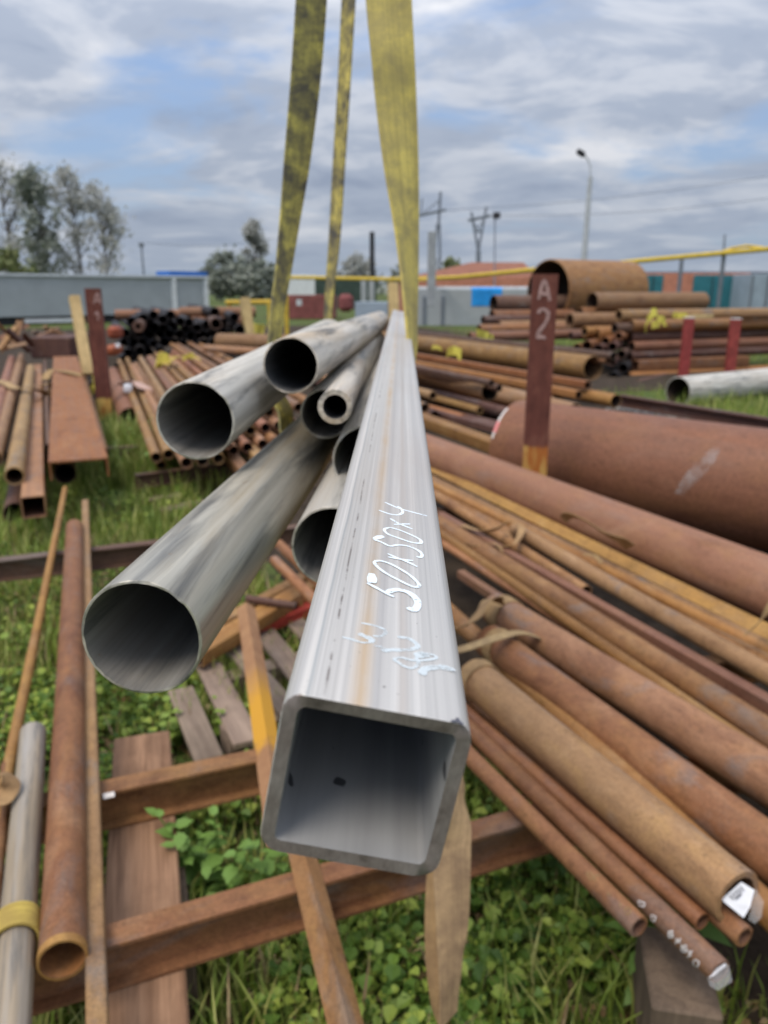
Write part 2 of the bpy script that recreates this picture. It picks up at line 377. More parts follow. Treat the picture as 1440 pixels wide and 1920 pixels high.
def cut_face():
    b = NB('saw_cut_steel')
    n = b.noise(b.map(b.obj, (70, 70, 70)), 1.0, 5, 0.6)
    f = b.noise(b.map(b.obj, (900, 300, 300)), 1.0, 3, 0.6)
    col = b.ramp(n, [(0.30, (0.085, 0.066, 0.058)), (0.42, (0.20, 0.165, 0.148)), (0.64, (0.27, 0.235, 0.215))])
    col = b.mix(0.4, col, b.ramp(f, [(0.3, 0.6), (0.7, 1.3)]), 'MULTIPLY')
    b.bump(f, 0.25, 0.0004)
    return b.out(col, 0.55, 0.3, 0.4)
M['cut'] = cut_face()
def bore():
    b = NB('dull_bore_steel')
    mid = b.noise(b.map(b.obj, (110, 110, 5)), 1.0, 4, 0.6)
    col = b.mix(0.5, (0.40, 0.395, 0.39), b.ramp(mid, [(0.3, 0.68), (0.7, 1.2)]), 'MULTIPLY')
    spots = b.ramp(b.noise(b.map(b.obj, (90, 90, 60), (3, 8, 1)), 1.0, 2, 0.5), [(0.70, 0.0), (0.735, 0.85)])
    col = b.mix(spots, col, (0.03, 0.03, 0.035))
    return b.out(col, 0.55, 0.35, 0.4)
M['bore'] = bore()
M['bore_grey_shaded'] = steel('bore_grey_shaded', (0.30, 0.285, 0.26), (0.19, 0.16, 0.13), 0.5, 0.25, 0.6)  # greyed-down steel, shade of the lifted pipes' bores in the colour
M['bore_deep_shaded'] = steel('bore_deep_shaded', (0.115, 0.115, 0.118), (0.07, 0.06, 0.055), 0.5, 0.2, 0.65)

def webbing(name, base, dark, grime=0.6):
    b = NB(name); u = b.sep(b.uv)
    rib = b.noise(b.map(b.uv, (220, 3, 1)), 1.0, 2, 0.5)
    weave = b.noise(b.map(b.uv, (420, 600, 1)), 1.0, 2, 0.5)
    col = b.mix(0.6, base, b.ramp(rib, [(0.3, 0.66), (0.7, 1.25)]), 'MULTIPLY')
    col = b.mix(0.35, col, b.ramp(weave, [(0.35, 0.6), (0.65, 1.25)]), 'MULTIPLY')
    g1 = b.ramp(b.noise(b.map(b.co, (1, 1, 1)), 17, 5, 0.65, 0.4), [(0.44, 0.0), (0.64, grime)])
    g2 = b.ramp(b.noise(b.map(b.uv, (9, 16, 1), (2.2, 0.7, 0)), 1.0, 4, 0.6, 0.3), [(0.44, 0.0), (0.68, grime * 1.1)])
    g3 = b.ramp(b.noise(b.map(b.co, (1, 1, 1), (9, 9, 9)), 70, 4, 0.7), [(0.5, 0.0), (0.7, grime * 0.6)])
    for g in (g1, g2, g3): col = b.mix(g, col, dark)
    b.bump(b.math('ADD', weave, rib), 0.35, 0.0012)
    return b.out(b.vary(col, 0.92, 1.08, 0.006), 0.85, 0, 0.2)
M['sling'] = webbing('sling_webbing', (0.80, 0.66, 0.19), (0.36, 0.30, 0.15), 0.60)
M['sling_dirty'] = webbing('sling_webbing_dirty', (0.64, 0.53, 0.15), (0.11, 0.10, 0.085), 0.95)
M['tie'] = webbing('tie_webbing', (0.44, 0.285, 0.13), (0.20, 0.125, 0.065), 0.5)
M['tie_tan'] = webbing('tie_webbing_tan', (0.50, 0.335, 0.165), (0.22, 0.14, 0.08), 0.6)
M['tie_yellow'] = webbing('tie_webbing_yellow', (0.52, 0.38, 0.09), (0.26, 0.17, 0.06), 0.4)
M['rag_yellow'] = webbing('rag_yellow', (0.70, 0.62, 0.11), (0.4, 0.33, 0.08), 0.3)
M['rag_pink'] = webbing('rag_pink', (0.62, 0.42, 0.34), (0.4, 0.25, 0.2), 0.3)

def flat(name, col, rough=0.7, metal=0.0, var=0.12, scale=6.0):
    b = NB(name); n = b.noise(b.co, scale, 5, 0.6)
    c = b.mix(1.0, col, b.ramp(n, [(0.3, 1 - var * 1.6), (0.7, 1 + var)]), 'MULTIPLY')
    return b.out(b.vary(c, 0.95, 1.05, 0.004), rough, metal, 0.35)
def marker(name, col, lo, hi, top):
    b = NB(name); n_ = b.noise(b.map(b.obj, (260, 260, 260)), 1.0, 4, 0.7); b.out(col, .55, 0, .3)
    b.l.new(b.ramp(n_, [(lo, 0.3), (hi, top)]), b.b.inputs['Alpha']); return b.m
M['white_paint'] = marker('white_marker_paint', (0.76, 0.83, 0.87), 0.30, 0.40, 1.0)
M['white_faded'] = marker('faded_marker_paint', (0.64, 0.70, 0.72), 0.34, 0.50, 0.85)
M['chalk'] = flat('chalk_marks', (0.72, 0.66, 0.62), 0.9, 0, 0.15, 120)
M['faint_letters'] = flat('faded_letters', (0.40, 0.26, 0.24), 0.9, 0, 0.3, 60)
M['tag_white'] = flat('white_paper_tag', (0.80, 0.80, 0.83), 0.5, 0, 0.05, 30)
M['ink'] = flat('tag_ink', (0.10, 0.10, 0.12), 0.6)
M['pink_paint'] = flat('pink_paint', (0.75, 0.25, 0.24), 0.6)
M['red_bar'] = flat('red_painted_bar', (0.36, 0.045, 0.028), 0.6, 0, 0.3, 14)
M['film'] = flat('clear_film', (0.55, 0.50, 0.47), 0.3)
def film_m():
    m, n, l, b = new_mat('clear_wrap_film'); b.inputs['Base Color'].default_value = (0.8, 0.78, 0.76, 1); b.inputs['Roughness'].default_value = 0.25; b.inputs['Alpha'].default_value = 0.12
    return m
M['film'] = film_m()

def post_paint(nm='red_oxide_post', zb=0.25):
    b = NB(nm); z = b.sep(b.obj)[2]; x = b.sep(b.obj)[0]
    n = b.noise(b.map(b.co, (1, 1, .5)), 13, 7, 0.72, .5); st = b.noise(b.map(b.co, (30, 30, 2)), 1.0, 4, 0.6)
    col = b.ramp(n, [(0.3, (0.085, 0.026, 0.018)), (0.55, (0.145, 0.046, 0.032)), (0.72, (0.20, 0.085, 0.055))])
    col = b.mix(0.5, col, b.ramp(st, [(0.3, 0.65), (0.7, 1.3)]), 'MULTIPLY')
    edge = b.math('ADD', z, b.math('MULTIPLY', b.math('SUBTRACT', n, 0.5), 0.12))
    bare = b.ramp(edge, [(zb - .01, 1.0), (zb + .02, 0.0)])
    hot = b.ramp(b.noise(b.map(b.co, (14, 14, 3)), 1.0, 3, 0.6), [(0.40, (0.40, 0.13, 0.025)), (0.6, (0.62, 0.42, 0.12))])
    col = b.mix(bare, col, hot)
    b.bump(n, 0.2, 0.002)
    return b.out(col, 0.68, 0, 0.35)
M['post'] = post_paint()
M['post_tall'] = post_paint('red_oxide_post_tall', 0.575)
M['post_red'] = flat('bright_red_post', (0.30, 0.055, 0.045), 0.6, 0, 0.25, 8)

def wood(name, base, dark, ax='z'):
    b = NB(name)
    g = b.noise(b.map(b.co, (26, 26, 1.6) if ax == 'z' else (34, 1.8, 34)), 1.0, 5, 0.65, 0.6)
    col = b.ramp(g, [(0.3, dark), (0.6, base), (0.8, tuple(min(1, v * 1.2) for v in base))])
    w = b.ramp(b.noise(b.co, 5, 5, 0.6), [(0.4, 0.0), (0.62, 0.45)])
    col = b.mix(w, col, tuple(v * 0.45 for v in dark))
    f = b.noise(b.map(b.co, (160, 160, 6) if ax == 'z' else (190, 6, 190)), 1.0, 3, 0.6)
    col = b.mix(0.5, col, b.ramp(f, [(0.3, 0.7), (0.7, 1.2)]), 'MULTIPLY')
    b.bump(f, 0.3, 0.002); return b.out(b.vary(col, 0.88, 1.1, 0.006), 0.85, 0, 0.25)
M['plank'] = wood('weathered_plank', (0.36, 0.215, 0.125), (0.19, 0.105, 0.058), 'y')
M['pallet'] = wood('grey_pallet_wood', (0.33, 0.245, 0.185), (0.21, 0.15, 0.115), 'y')
M['stake'] = wood('fresh_pine_stake', (0.66, 0.49, 0.24), (0.55, 0.38, 0.17))
M['block'] = wood('grey_timber_block', (0.21, 0.15, 0.10), (0.12, 0.085, 0.058))

def leaf_mat(name, a, bcol, c, trans=0.28):
    b = NB(name); g = b.n.new("ShaderNodeNewGeometry")
    col = b.ramp(g.outputs['Random Per Island'], [(0.0, a), (0.45, bcol), (0.85, c), (1.0, tuple(v * 1.15 for v in c))])
    n = b.noise(b.tc.outputs['Object'], 2.3, 4, 0.6)
    col = b.mix(0.6, col, b.ramp(n, [(0.3, 0.55), (0.7, 1.35)]), 'MULTIPLY')
    b.out(col, 0.5, 0, 0.35)
    tr = b.n.new("ShaderNodeBsdfTranslucent"); b.l.new(col, tr.inputs[0]); mx = b.n.new("ShaderNodeMixShader"); mx.inputs[0].default_value = trans
    o = [x for x in b.n if x.type == 'OUTPUT_MATERIAL'][0]; b.l.new(b.b.outputs[0], mx.inputs[1]); b.l.new(tr.outputs[0], mx.inputs[2]); b.l.new(mx.outputs[0], o.inputs[0])
    return b.m
M['weed'] = leaf_mat('weed_leaves', (0.075, 0.145, 0.026), (0.185, 0.30, 0.048), (0.42, 0.50, 0.095))
M['grass'] = leaf_mat('grass_blades', (0.14, 0.21, 0.034), (0.25, 0.33, 0.055), (0.42, 0.42, 0.13))
M['dry'] = leaf_mat('dry_stems', (0.22, 0.13, 0.06), (0.32, 0.21, 0.10), (0.42, 0.31, 0.17))
M['nettle'] = leaf_mat('nettle_leaves', (0.10, 0.215, 0.045), (0.17, 0.31, 0.065), (0.28, 0.42, 0.095))
M['crown_hazy'] = leaf_mat('hazy_foliage', (0.36, 0.36, 0.335), (0.43, 0.43, 0.40), (0.50, 0.50, 0.46), 0.45)  # leaf colour paled to grey to carry the distance haze
M['crown_dark'] = leaf_mat('dark_foliage', (0.20, 0.22, 0.185), (0.25, 0.275, 0.225), (0.30, 0.32, 0.26))  # dark leaves, lifted in colour for the same haze
M['crown_green'] = leaf_mat('pale_green_foliage', (0.12, 0.15, 0.05), (0.17, 0.20, 0.07), (0.24, 0.25, 0.10))
M['bark'] = wood('bark', (0.20, 0.18, 0.165), (0.13, 0.115, 0.105))

def ground_m():
    b = NB('yard_ground'); co = b.tc.outputs['Object']
    big = b.noise(co, 0.55, 6, 0.6); mid = b.noise(co, 4.5, 6, 0.65, 0.3); fine = b.noise(co, 45, 4, 0.7)
    soil = b.ramp(fine, [(0.3, (0.050, 0.034, 0.022)), (0.7, (0.135, 0.095, 0.060))])
    grass = b.ramp(mid, [(0.3, (0.055, 0.085, 0.022)), (0.6, (0.10, 0.15, 0.035)), (0.8, (0.18, 0.20, 0.065))])
    grass = b.mix(0.6, grass, b.ramp(fine, [(0.3, 0.55), (0.7, 1.3)]), 'MULTIPLY')
    f = b.ramp(b.math('ADD', b.math('MULTIPLY', big, 0.6), b.math('MULTIPLY', mid, 0.4)), [(0.40, 0.0), (0.52, 1.0)])
    b.bump(b.math('ADD', mid, fine), 0.6, 0.03)
    return b.out(b.mix(f, soil, grass), 0.95, 0, 0.15)
M['ground'] = ground_m()
def soil_m():  # bare soil with the shade under the piles put into its colour
    b = NB('shaded_soil'); co = b.tc.outputs['Object']; n_ = b.noise(co, 5, 6, 0.7); f = b.noise(co, 60, 4, 0.7)
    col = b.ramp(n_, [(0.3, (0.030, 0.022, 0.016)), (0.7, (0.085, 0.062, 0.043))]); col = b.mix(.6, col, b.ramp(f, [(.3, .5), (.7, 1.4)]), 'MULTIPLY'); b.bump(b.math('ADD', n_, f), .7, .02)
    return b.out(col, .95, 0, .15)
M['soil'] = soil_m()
M['gravel'] = flat('pale_gravel', (0.42, 0.40, 0.37), 0.9, 0, 0.4, 40)

# ================================================================== SETTING
n = 64; V = []; F = []
rad = [0.0, 4, 12, 40, 150, 600, 2200]
V.append((0, 8, 0))
for r in rad[1:]:
    for i in range(n): a = 2 * math.pi * i / n; V.append((r * math.cos(a), 8 + r * math.sin(a), 0))
for i in range(n): F.append((0, 1 + i, 1 + (i + 1) % n))
for k in range(len(rad) - 2):
    for i in range(n):
        a, b_ = 1 + k * n, 1 + (k + 1) * n; F.append((a + i, b_ + i, b_ + (i + 1) % n, a + (i + 1) % n))
tag(mesh_obj('ground', V, F, M['ground']), kind='structure', label='grassy storage yard ground with bare soil patches')


def st_pt(s_, t_, z=0.004):
    a = math.radians(25); return Vector((s_ * math.cos(a) - t_ * math.sin(a), s_ * math.sin(a) + t_ * math.cos(a), z))
tag(mesh_obj('bare_soil', [st_pt(1.22, .72), st_pt(7.0, .72), st_pt(7.0, 8.8), st_pt(13, 8.8), st_pt(15, 32), st_pt(1.0, 32), st_pt(1.2, 6), st_pt(1.05, 2.2), st_pt(1.1, 1.5)], [(0, 1, 2, 3, 4, 5, 6, 7, 8)], M['soil'], smooth=False), kind='structure', label='bare soil under the racks and piles on the right, darkened for their shade')

tag(mesh_obj('bare_soil', [G(330, 860, .004), G(570, 850, .004), G(520, 640, .004), G(470, 622, .004), G(205, 628, .004), G(225, 690, .004)], [(0, 1, 2, 3, 4, 5)], M['soil'], smooth=False), kind='structure', label='soil darkened for the shade under the middle pile and the dark heap')
tag(mesh_obj('bare_soil', [G(-120, 900, .004), G(205, 850, .004), G(175, 690, .004), G(180, 618, .004), G(-160, 618, .004)], [(0, 1, 2, 3, 4)], M['soil'], smooth=False), kind='structure', label='soil darkened for the shade under the left rear pile and the scrap')

# ================================================================== far background
def wall_box(name, x0, x1, ytop, ybot, Z, depth, mat, label=None, cat=None, yaw=0.0, bevel=0.02, parent=None, group=None, sink=0.0):
    """an upright block whose near face is at depth Z; its size comes from how large it shows there"""
    b0 = W((x0 + x1) / 2, ybot, Z); top = W((x0 + x1) / 2, ytop, Z)
    w = (x1 - x0) * Z / FPX; h = (top - b0).length / _c * 0.985 + sink
    y = Vector((math.sin(yaw), math.cos(yaw), 0))
    o = box(name, b0 + Vector((0, 0, h / 2 - sink)) + y * depth / 2, (w, depth, h), mat, -yaw, bevel=bevel)
    if label: tag(o, label, cat, group)
    if parent: o.parent = parent; o.matrix_parent_inverse = parent.matrix_world.inverted()
    return o
def adopt(child, parent):
    bpy.context.view_layer.update(); child.parent = parent; child.matrix_parent_inverse = parent.matrix_world.inverted(); return child

M['shed_grey'] = flat('grey_sheet_wall', (0.38, 0.40, 0.415), 0.6, 0, 0.06, 1.5)
M['trim_light'] = flat('light_metal_trim', (0.62, 0.64, 0.66), 0.6)
M['dark_under'] = flat('dark_underframe', (0.035, 0.035, 0.04), 0.8)
M['blue_tarp'] = flat('blue_tarpaulin', (0.02, 0.30, 0.75), 0.5, 0, 0.15, 3)
M['blue_roof'] = flat('blue_sheet', (0.02, 0.12, 0.42), 0.5)
M['brick_red'] = flat('red_brick_wall', (0.50, 0.21, 0.135), 0.9, 0, 0.14, 4)
M['roof_rust'] = flat('rusty_sheet_roof', (0.27, 0.11, 0.065), 0.8, 0, 0.15, 2)
M['teal'] = flat('teal_doors', (0.03, 0.16, 0.19), 0.6, 0, 0.1, 3)
M['grey_roof'] = flat('grey_felt_roof', (0.12, 0.125, 0.14), 0.8)
M['garage_blue'] = flat('blue_grey_metal', (0.30, 0.36, 0.42), 0.6, 0, 0.08, 2)
M['gas_yellow'] = flat('yellow_gas_pipe', (0.60, 0.41, 0.05), 0.6, 0, 0.12, 5)
M['white_wall'] = flat('white_wall', (0.66, 0.68, 0.68), 0.8)
M['green_wall'] = flat('dark_green_boards', (0.045, 0.07, 0.055), 0.8, 0, 0.2, 3)
M['wagon_red'] = flat('faded_red_wagon', (0.24, 0.075, 0.07), 0.8, 0, 0.2, 3)
M['concrete'] = flat('concrete', (0.36, 0.38, 0.39), 0.9, 0, 0.12, 4)
M['lattice'] = flat('grey_lattice_steel', (0.16, 0.18, 0.21), 0.6)
M['orange_paint'] = flat('orange_paint', (0.30, 0.075, 0.032), 0.6, 0, 0.3, 6)
M['hill_green'] = flat('far_woods', (0.055, 0.075, 0.055), 0.9, 0, 0.3, 0.2)

# far low woods along the horizon: one uneven mass
def far_woods():
    V = []; F = []; k = 0
    for i in range(1500):
        a = math.radians(random.uniform(-34, 34)); r = random.uniform(230, 300)
        hgt = 4.2 + 3.0 * noise.noise((a * 9, 0, 0)) + random.uniform(-1, 1)
        z = random.uniform(0, max(1.5, hgt)); p = Vector((r * math.sin(a), r * math.cos(a), z)); s_ = random.uniform(0.8, 1.9)
        u = Vector((random.uniform(-1, 1), random.uniform(-1, 1), random.uniform(-1, 1))).normalized(); v = u.orthogonal().normalized()
        V += [p + u * s_, p + v * s_, p - u * s_, p - v * s_]; F.append((k, k + 1, k + 2, k + 3)); k += 4
    tag(mesh_obj('far_woods', V, F, M['crown_dark'], smooth=False), kind='stuff', label='low dark line of woods along the horizon')
far_woods()

def tree(name, base, h, spread, mat, label, n=1800, leaf=0.35, group=None, trunks=1, dens=1.0, low=0.3):
    """tapered trunk with limbs; leaf clumps gathered round the twig ends, with gaps between"""
    t = empty(name, base); tag(t, label, 'tree', group)
    TV = []; TF = []; tips = []
    def limb(p0, p1, r0, r1, seg=6):
        d = (p1 - p0).normalized(); x = d.orthogonal().normalized(); y = d.cross(x); b0 = len(TV)
        for p, r in ((p0, r0), (p1, r1)):
            for k in range(seg): a = 2 * math.pi * k / seg; TV.append(p + (x * math.cos(a) + y * math.sin(a)) * r)
        for k in range(seg): TF.append((b0 + k, b0 + (k + 1) % seg, b0 + seg + (k + 1) % seg, b0 + seg + k))
    # trunk in bent segments, limbs out to clump centres spread through the whole crown
    P = [Vector((0, 0, 0))]; m_ = 7
    for i in range(m_): P.append(P[-1] + Vector((random.uniform(-.018, .018) * h, random.uniform(-.018, .018) * h, h * 0.92 / m_)))
    for i in range(m_): limb(P[i], P[i + 1], h * 0.017 * (1 - i / (m_ + .5)), h * 0.017 * (1 - (i + 1) / (m_ + .5)))
    for i in range(int(26 + 10 * spread)):
        t_ = random.random(); z = h * (low + (1 - low) * t_); rw = h * 0.21 * spread * math.sin(math.pi * min(1, (0.14 + 0.80 * t_))) ** 0.8
        a = random.uniform(0, 6.283); rr = rw * math.sqrt(random.uniform(0.05, 1)); q = Vector((rr * math.cos(a), rr * math.sin(a), z))
        zi = max(0.1 * h, z - rr * 1.1 - .05 * h); f = zi / (h * .92) * m_; k0 = min(int(f), m_ - 1); st = P[k0].lerp(P[k0 + 1], f - k0)
        mid = st.lerp(q, .5) + Vector((0, 0, -.02 * h)); limb(st, mid, h * .006, h * .0045, 5); limb(mid, q, h * .0045, h * .0018, 5)
        tips.append((q, 1))
    V = []; F = []; k = 0
    for i in range(n):
        q, dp = random.choice(tips); sg = h * 0.037 * (0.8 + .4 * spread)
        p = q + Vector((random.gauss(0, sg), random.gauss(0, sg), random.gauss(0, sg)))
        if noise.noise(p * (6.0 / h)) < -0.10 * dens: continue
        s_ = leaf * random.uniform(0.5, 1.2)
        u = Vector((random.uniform(-1, 1), random.uniform(-1, 1), random.uniform(-1, 1))).normalized(); v = u.orthogonal().normalized()
        V += [p + u * s_, p + v * s_ * 0.6, p - u * s_, p - v * s_ * 0.6]; F.append((k, k + 1, k + 2, k + 3)); k += 4
    mesh_obj('trunk', TV, TF, M['bark'], t)
    mesh_obj('crown', V, F, mat, t, smooth=False)
    return t
def tree_px(name, x, ytop, Z, *a, **k):
    b_ = W(x, 544, Z); b_.z = 0; h = W(x, ytop, Z).z; return tree(name, b_, h, *a, **k)
GL = 'tall thin-leaved trees behind the grey shed'
tree_px('broadleaf_tree', 28, 312, 95, 0.8, M['crown_hazy'], 'sparse grey tree at the far left with a thin pale crown', 1700, 0.27, GL, low=0.22)
tree_px('broadleaf_tree', 92, 326, 92, 0.75, M['crown_dark'], 'darkest and densest tree of the row behind the grey shed', 3800, 0.30, GL, low=0.22)
tree_px('broadleaf_tree', 150, 330, 94, 0.8, M['crown_hazy'], 'airy grey-green tree just right of the darkest one in the row', 2300, 0.27, GL, low=0.22)
tree_px('broadleaf_tree', 202, 352, 93, 0.9, M['crown_hazy'], 'rightmost tree of the row behind the grey shed', 2100, 0.27, GL, low=0.22)
tree_px('bush', 22, 476, 80, 2.6, M['crown_green'], 'yellow-green rounded bush below the sparse tree at the far left', 1400, 0.40, None, low=0.15)
tree_px('broadleaf_tree', 482, 420, 110, 0.7, M['crown_hazy'], 'slim grey tree standing above the dark bushes left of the sling', 2800, 0.30, None, low=0.22)
tree_px('bush', 428, 480, 100, 2.6, M['crown_dark'], 'dark round bush at the foot of the slim grey tree', 4500, 0.34, None, low=0.14)
tree_px('bush', 484, 498, 98, 3.4, M['crown_dark'], 'low dark bush between the slim tree and the yellow frame', 4500, 0.34, None, low=0.14)
tree_px('broadleaf_tree', 672, 480, 150, 2.2, M['crown_hazy'], 'small rounded tree behind the chimney pole', 3500, 0.5, None, low=0.18)
tree_px('bush', 745, 500, 150, 1.0, M['crown_dark'], 'dark shrub half hidden behind the broad yellow strap', 600, 0.5, None, low=0.15)
tree_px('broadleaf_tree', 846, 486, 160, 1.8, M['crown_green'], 'small pale tree behind the left end of the brick building', 900, 0.6, None, low=0.2)

# grey shed on the left, seen at a slant
def slab(name, P0, P1, z0, z1, th, mat, parent=None):
    d = (P1 - P0); d.z = 0; yaw = math.atan2(d.y, d.x); c_ = (P0 + P1) / 2
    nrm = Vector((-math.sin(yaw), math.cos(yaw), 0))
    o = box(name, Vector((c_.x, c_.y, (z0 + z1) / 2)) + nrm * th / 2, (d.length, th, z1 - z0), mat, yaw)
    if parent: adopt(o, parent)
    return o
a0, a1 = W(-60, 560, 31.5), W(390, 565, 39.5)
sh = empty('long_shed', Vector((a0.x, a0.y, 0))); tag(sh, 'long low grey sheet-walled shed at the left edge', 'shed')
bpy.context.view_layer.update()
slab('wall', a0, a1, 0.35, 2.02, 2.6, M['shed_grey'], sh)
slab('roof', a0 + Vector((0, -0.1, 0)), a1 + Vector((0.1, -0.1, 0)), 2.03, 2.14, 2.9, M['trim_light'], sh)
for px_, nm in ((0.835, 'corner_post'), (0.995, 'corner_post')):
    q = a0.lerp(a1, px_); slab(nm, q + Vector((-.12, -.16, 0)), q + Vector((.12, -.13, 0)), 0.36, 2.02, 0.08, M['trim_light'], sh)
slab('underframe', a0 + Vector((0, .25, 0)), a1 + Vector((0, .25, 0)), 0.02, 0.34, 2.2, M['dark_under'], sh)
q0, q1 = W(48, 606, 30.5), W(142, 608, 31.5)
slab('skid_rail', q0, q1, 0.20, 0.34, 0.15, M['trim_light'], sh)
slab('awning', W(318, 520, 38.0), W(390, 524, 39.6), 2.15, 2.36, 1.2, M['blue_roof'], sh)
# lamp on a thin mast behind the shed
t = empty('floodlight_mast', W(272, 544, 85) * 1.0); t.location.z = 0; tag(t, 'thin mast with a small lamp head right of the tree row', 'lamp post'); bpy.context.view_layer.update()
bz = Vector(t.location); top = W(269, 462, 85)
adopt(tube_path('pole', [bz, Vector((bz.x, bz.y, top.z))], [0.13, 0.09], M['lattice'], 6), t)
adopt(box('lamp_head', Vector((bz.x, bz.y, top.z + .1)), (0.5, 0.4, 0.45), M['lattice'], bevel=.05), t)

# white house, green board fence, red wagon, chimney
wall_box('white_house', 534, 592, 519, 575, 70, 6, M['white_wall'], 'small white house behind the yellow frame', 'house')
wall_box('board_fence', 592, 706, 525, 600, 62, 0.4, M['green_wall'], 'dark green board fence behind the pipe tips', 'fence')
wg = wall_box('goods_wagon', 535, 626, 556, 598, 40, 2.4, M['wagon_red'], 'faded red wagon body between the left and middle straps', 'wagon')
wall_box('sign', 556, 566, 562, 573, 39.8, 0.03, M['trim_light'], 'pale square notice fixed on the faded red wagon', 'sign', bevel=0)
t = wall_box('machine_housing', 634, 662, 553, 585, 36, 0.8, M['wagon_red'], 'dark red machine housing right of the middle strap', 'machine', bevel=0.18)
wall_box('scrap_sheets', 664, 728, 568, 598, 34, 1.2, M['garage_blue'], 'stack of blue-grey sheets behind the pipe tips', 'sheet metal', yaw=0.3)
for x0, Z in ((682, 60), (697, 58)):
    wall_box('fence_post', x0 - 5, x0 + 5, 526, 598, Z, 0.25, M['concrete'], 'grey concrete post in front of the green fence' + (', nearer the strap' if x0 > 690 else ', the left one'), 'post', group='posts along the green fence')
b_ = W(698, 544, 120); b_.z = 0
ch = tube_path('chimney', [b_, Vector((b_.x, b_.y, W(698, 437, 120).z))], [0.45, 0.38], M['dark_under'], 10); tag(ch, 'tall dark boiler chimney between the straps', 'chimney')

# concrete column with a box, grey garages, blue tarp, brick building
cl = wall_box('utility_column', 801, 816, 445, 575, 30, 0.3, M['concrete'], 'pale square column right of the broad yellow strap', 'column')
gs = empty('grey_garage', W(800, 560, 33)); gs.location.z = 0; tag(gs, 'grey sheet-metal garage behind the pale column', 'garage'); bpy.context.view_layer.update()
adopt(wall_box('wall', 776, 1000, 548, 640, 33, 5, M['shed_grey']), gs); adopt(wall_box('roof', 770, 1004, 538, 547, 32.8, 5.4, M['trim_light']), gs)
for i, x0 in enumerate((792, 826)): adopt(wall_box('door_frame', x0, x0 + 6, 560, 636, 32.9, 0.08, M['lattice']), gs)
tp = wall_box('tarpaulin', 880, 944, 541, 578, 32.6, 0.25, M['blue_tarp'], 'bright blue tarpaulin hung on the grey garage', 'tarpaulin', bevel=0.1)
br = empty('brick_building', W(930, 544, 46)); br.location.z = 0; tag(br, 'long brick building with a rusty sheet roof behind the large pipe', 'building'); bpy.context.view_layer.update()
adopt(wall_box('wall', 752, 1010, 524, 600, 46, 9, M['brick_red']), br)
def roof_prism(x0, x1, xr0, xr1, ye, yr, Z, depth, mat):
    A0, A1 = W(x0, ye, Z), W(x1, ye, Z); R0, R1 = W(xr0, yr, Z), W(xr1, yr, Z); y = Vector((0, depth, 0))
    z0 = min(A0.z, A1.z); 
    for q in (A0, A1): q.y = A0.y; 
    R0.y = R1.y = A0.y + depth / 2
    V = [A0, A1, A1 + y, A0 + y, R0, R1]; F = [(0, 1, 5, 4), (1, 2, 5), (2, 3, 4, 5), (3, 0, 4), (3, 2, 1, 0)]
    return mesh_obj('roof', V, F, mat, smooth=False)
adopt(roof_prism(748, 1014, 900, 1006, 523.5, 487, 45.8, 9.6, M['roof_rust']), br)
gr = empty('garage_row', W(1300, 560, 40)); gr.location.z = 0; tag(gr, 'orange brick garage row with teal doors at the right', 'garage'); bpy.context.view_layer.update()
adopt(wall_box('wall', 1180, 1396, 519, 610, 40, 6, M['brick_red']), gr); adopt(wall_box('roof', 1176, 1446, 510, 518, 39.7, 6.6, M['grey_roof']), gr)
for x0, x1 in ((1200, 1236), (1292, 1364)):
    d_ = adopt(wall_box('door', x0, x1, 522, 608, 39.93, 0.1, M['teal']), gr)
    for xx in ((x0 + x1) / 2,):
        q = wall_box('door_joint', xx - 0.8, xx + 0.8, 524, 607, 39.86, 0.05, M['dark_under']); adopt(q, d_)
sh2 = empty('metal_shed', W(1420, 560, 37)); sh2.location.z = 0; tag(sh2, 'blue-grey metal shed beside the garage row at the right edge', 'shed'); bpy.context.view_layer.update()
adopt(wall_box('wall', 1396, 1520, 521, 620, 38, 5, M['garage_blue']), sh2)
for xx in (1398, 1428, 1460): adopt(wall_box('wall_seam', xx, xx + 4, 522, 618, 37.9, 0.06, M['lattice']), sh2)

# lamp post leaning over the yard
lp = empty('street_lamp', W(1090, 544, 42)); lp.location.z = 0; tag(lp, 'leaning concrete lamp post with a curved arm above the large pipe', 'lamp post'); bpy.context.view_layer.update()
p0 = Vector(lp.location); p1 = W(1107, 332, 42); 
adopt(tube_path('pole', [p0, p1], [0.19, 0.12], M['concrete'], 8), lp)
adopt(tube_path('arm', [p1, W(1107, 312, 42), W(1102, 298, 42), W(1094, 290, 42)], 0.045, M['concrete'], 6), lp)
adopt(box('lamp_head', W(1089, 287, 42), (0.50, 0.36, 0.30), M['dark_under'], bevel=0.08, rot=(0.3, 0.5, 0)), lp)
b_ = W(1355, 544, 60); b_.z = 0
tag(tube_path('service_pole', [b_, W(1359, 440, 60)], [0.14, 0.07], M['lattice'], 6), 'thin pole rising behind the garage roof near the yellow gas pipe', 'pole')
b_ = W(929, 544, 36); b_.z = 0
t = empty('signal_pole', b_); tag(t, 'thin pole with a dark lamp box left of the brick building gable', 'pole'); bpy.context.view_layer.update()
adopt(tube_path('pole', [b_, W(928, 402, 36)], 0.035, M['lattice'], 6), t); adopt(box('lamp_box', W(931, 404, 35.9), (0.34, .3, .28), M['dark_under'], bevel=.05), t)

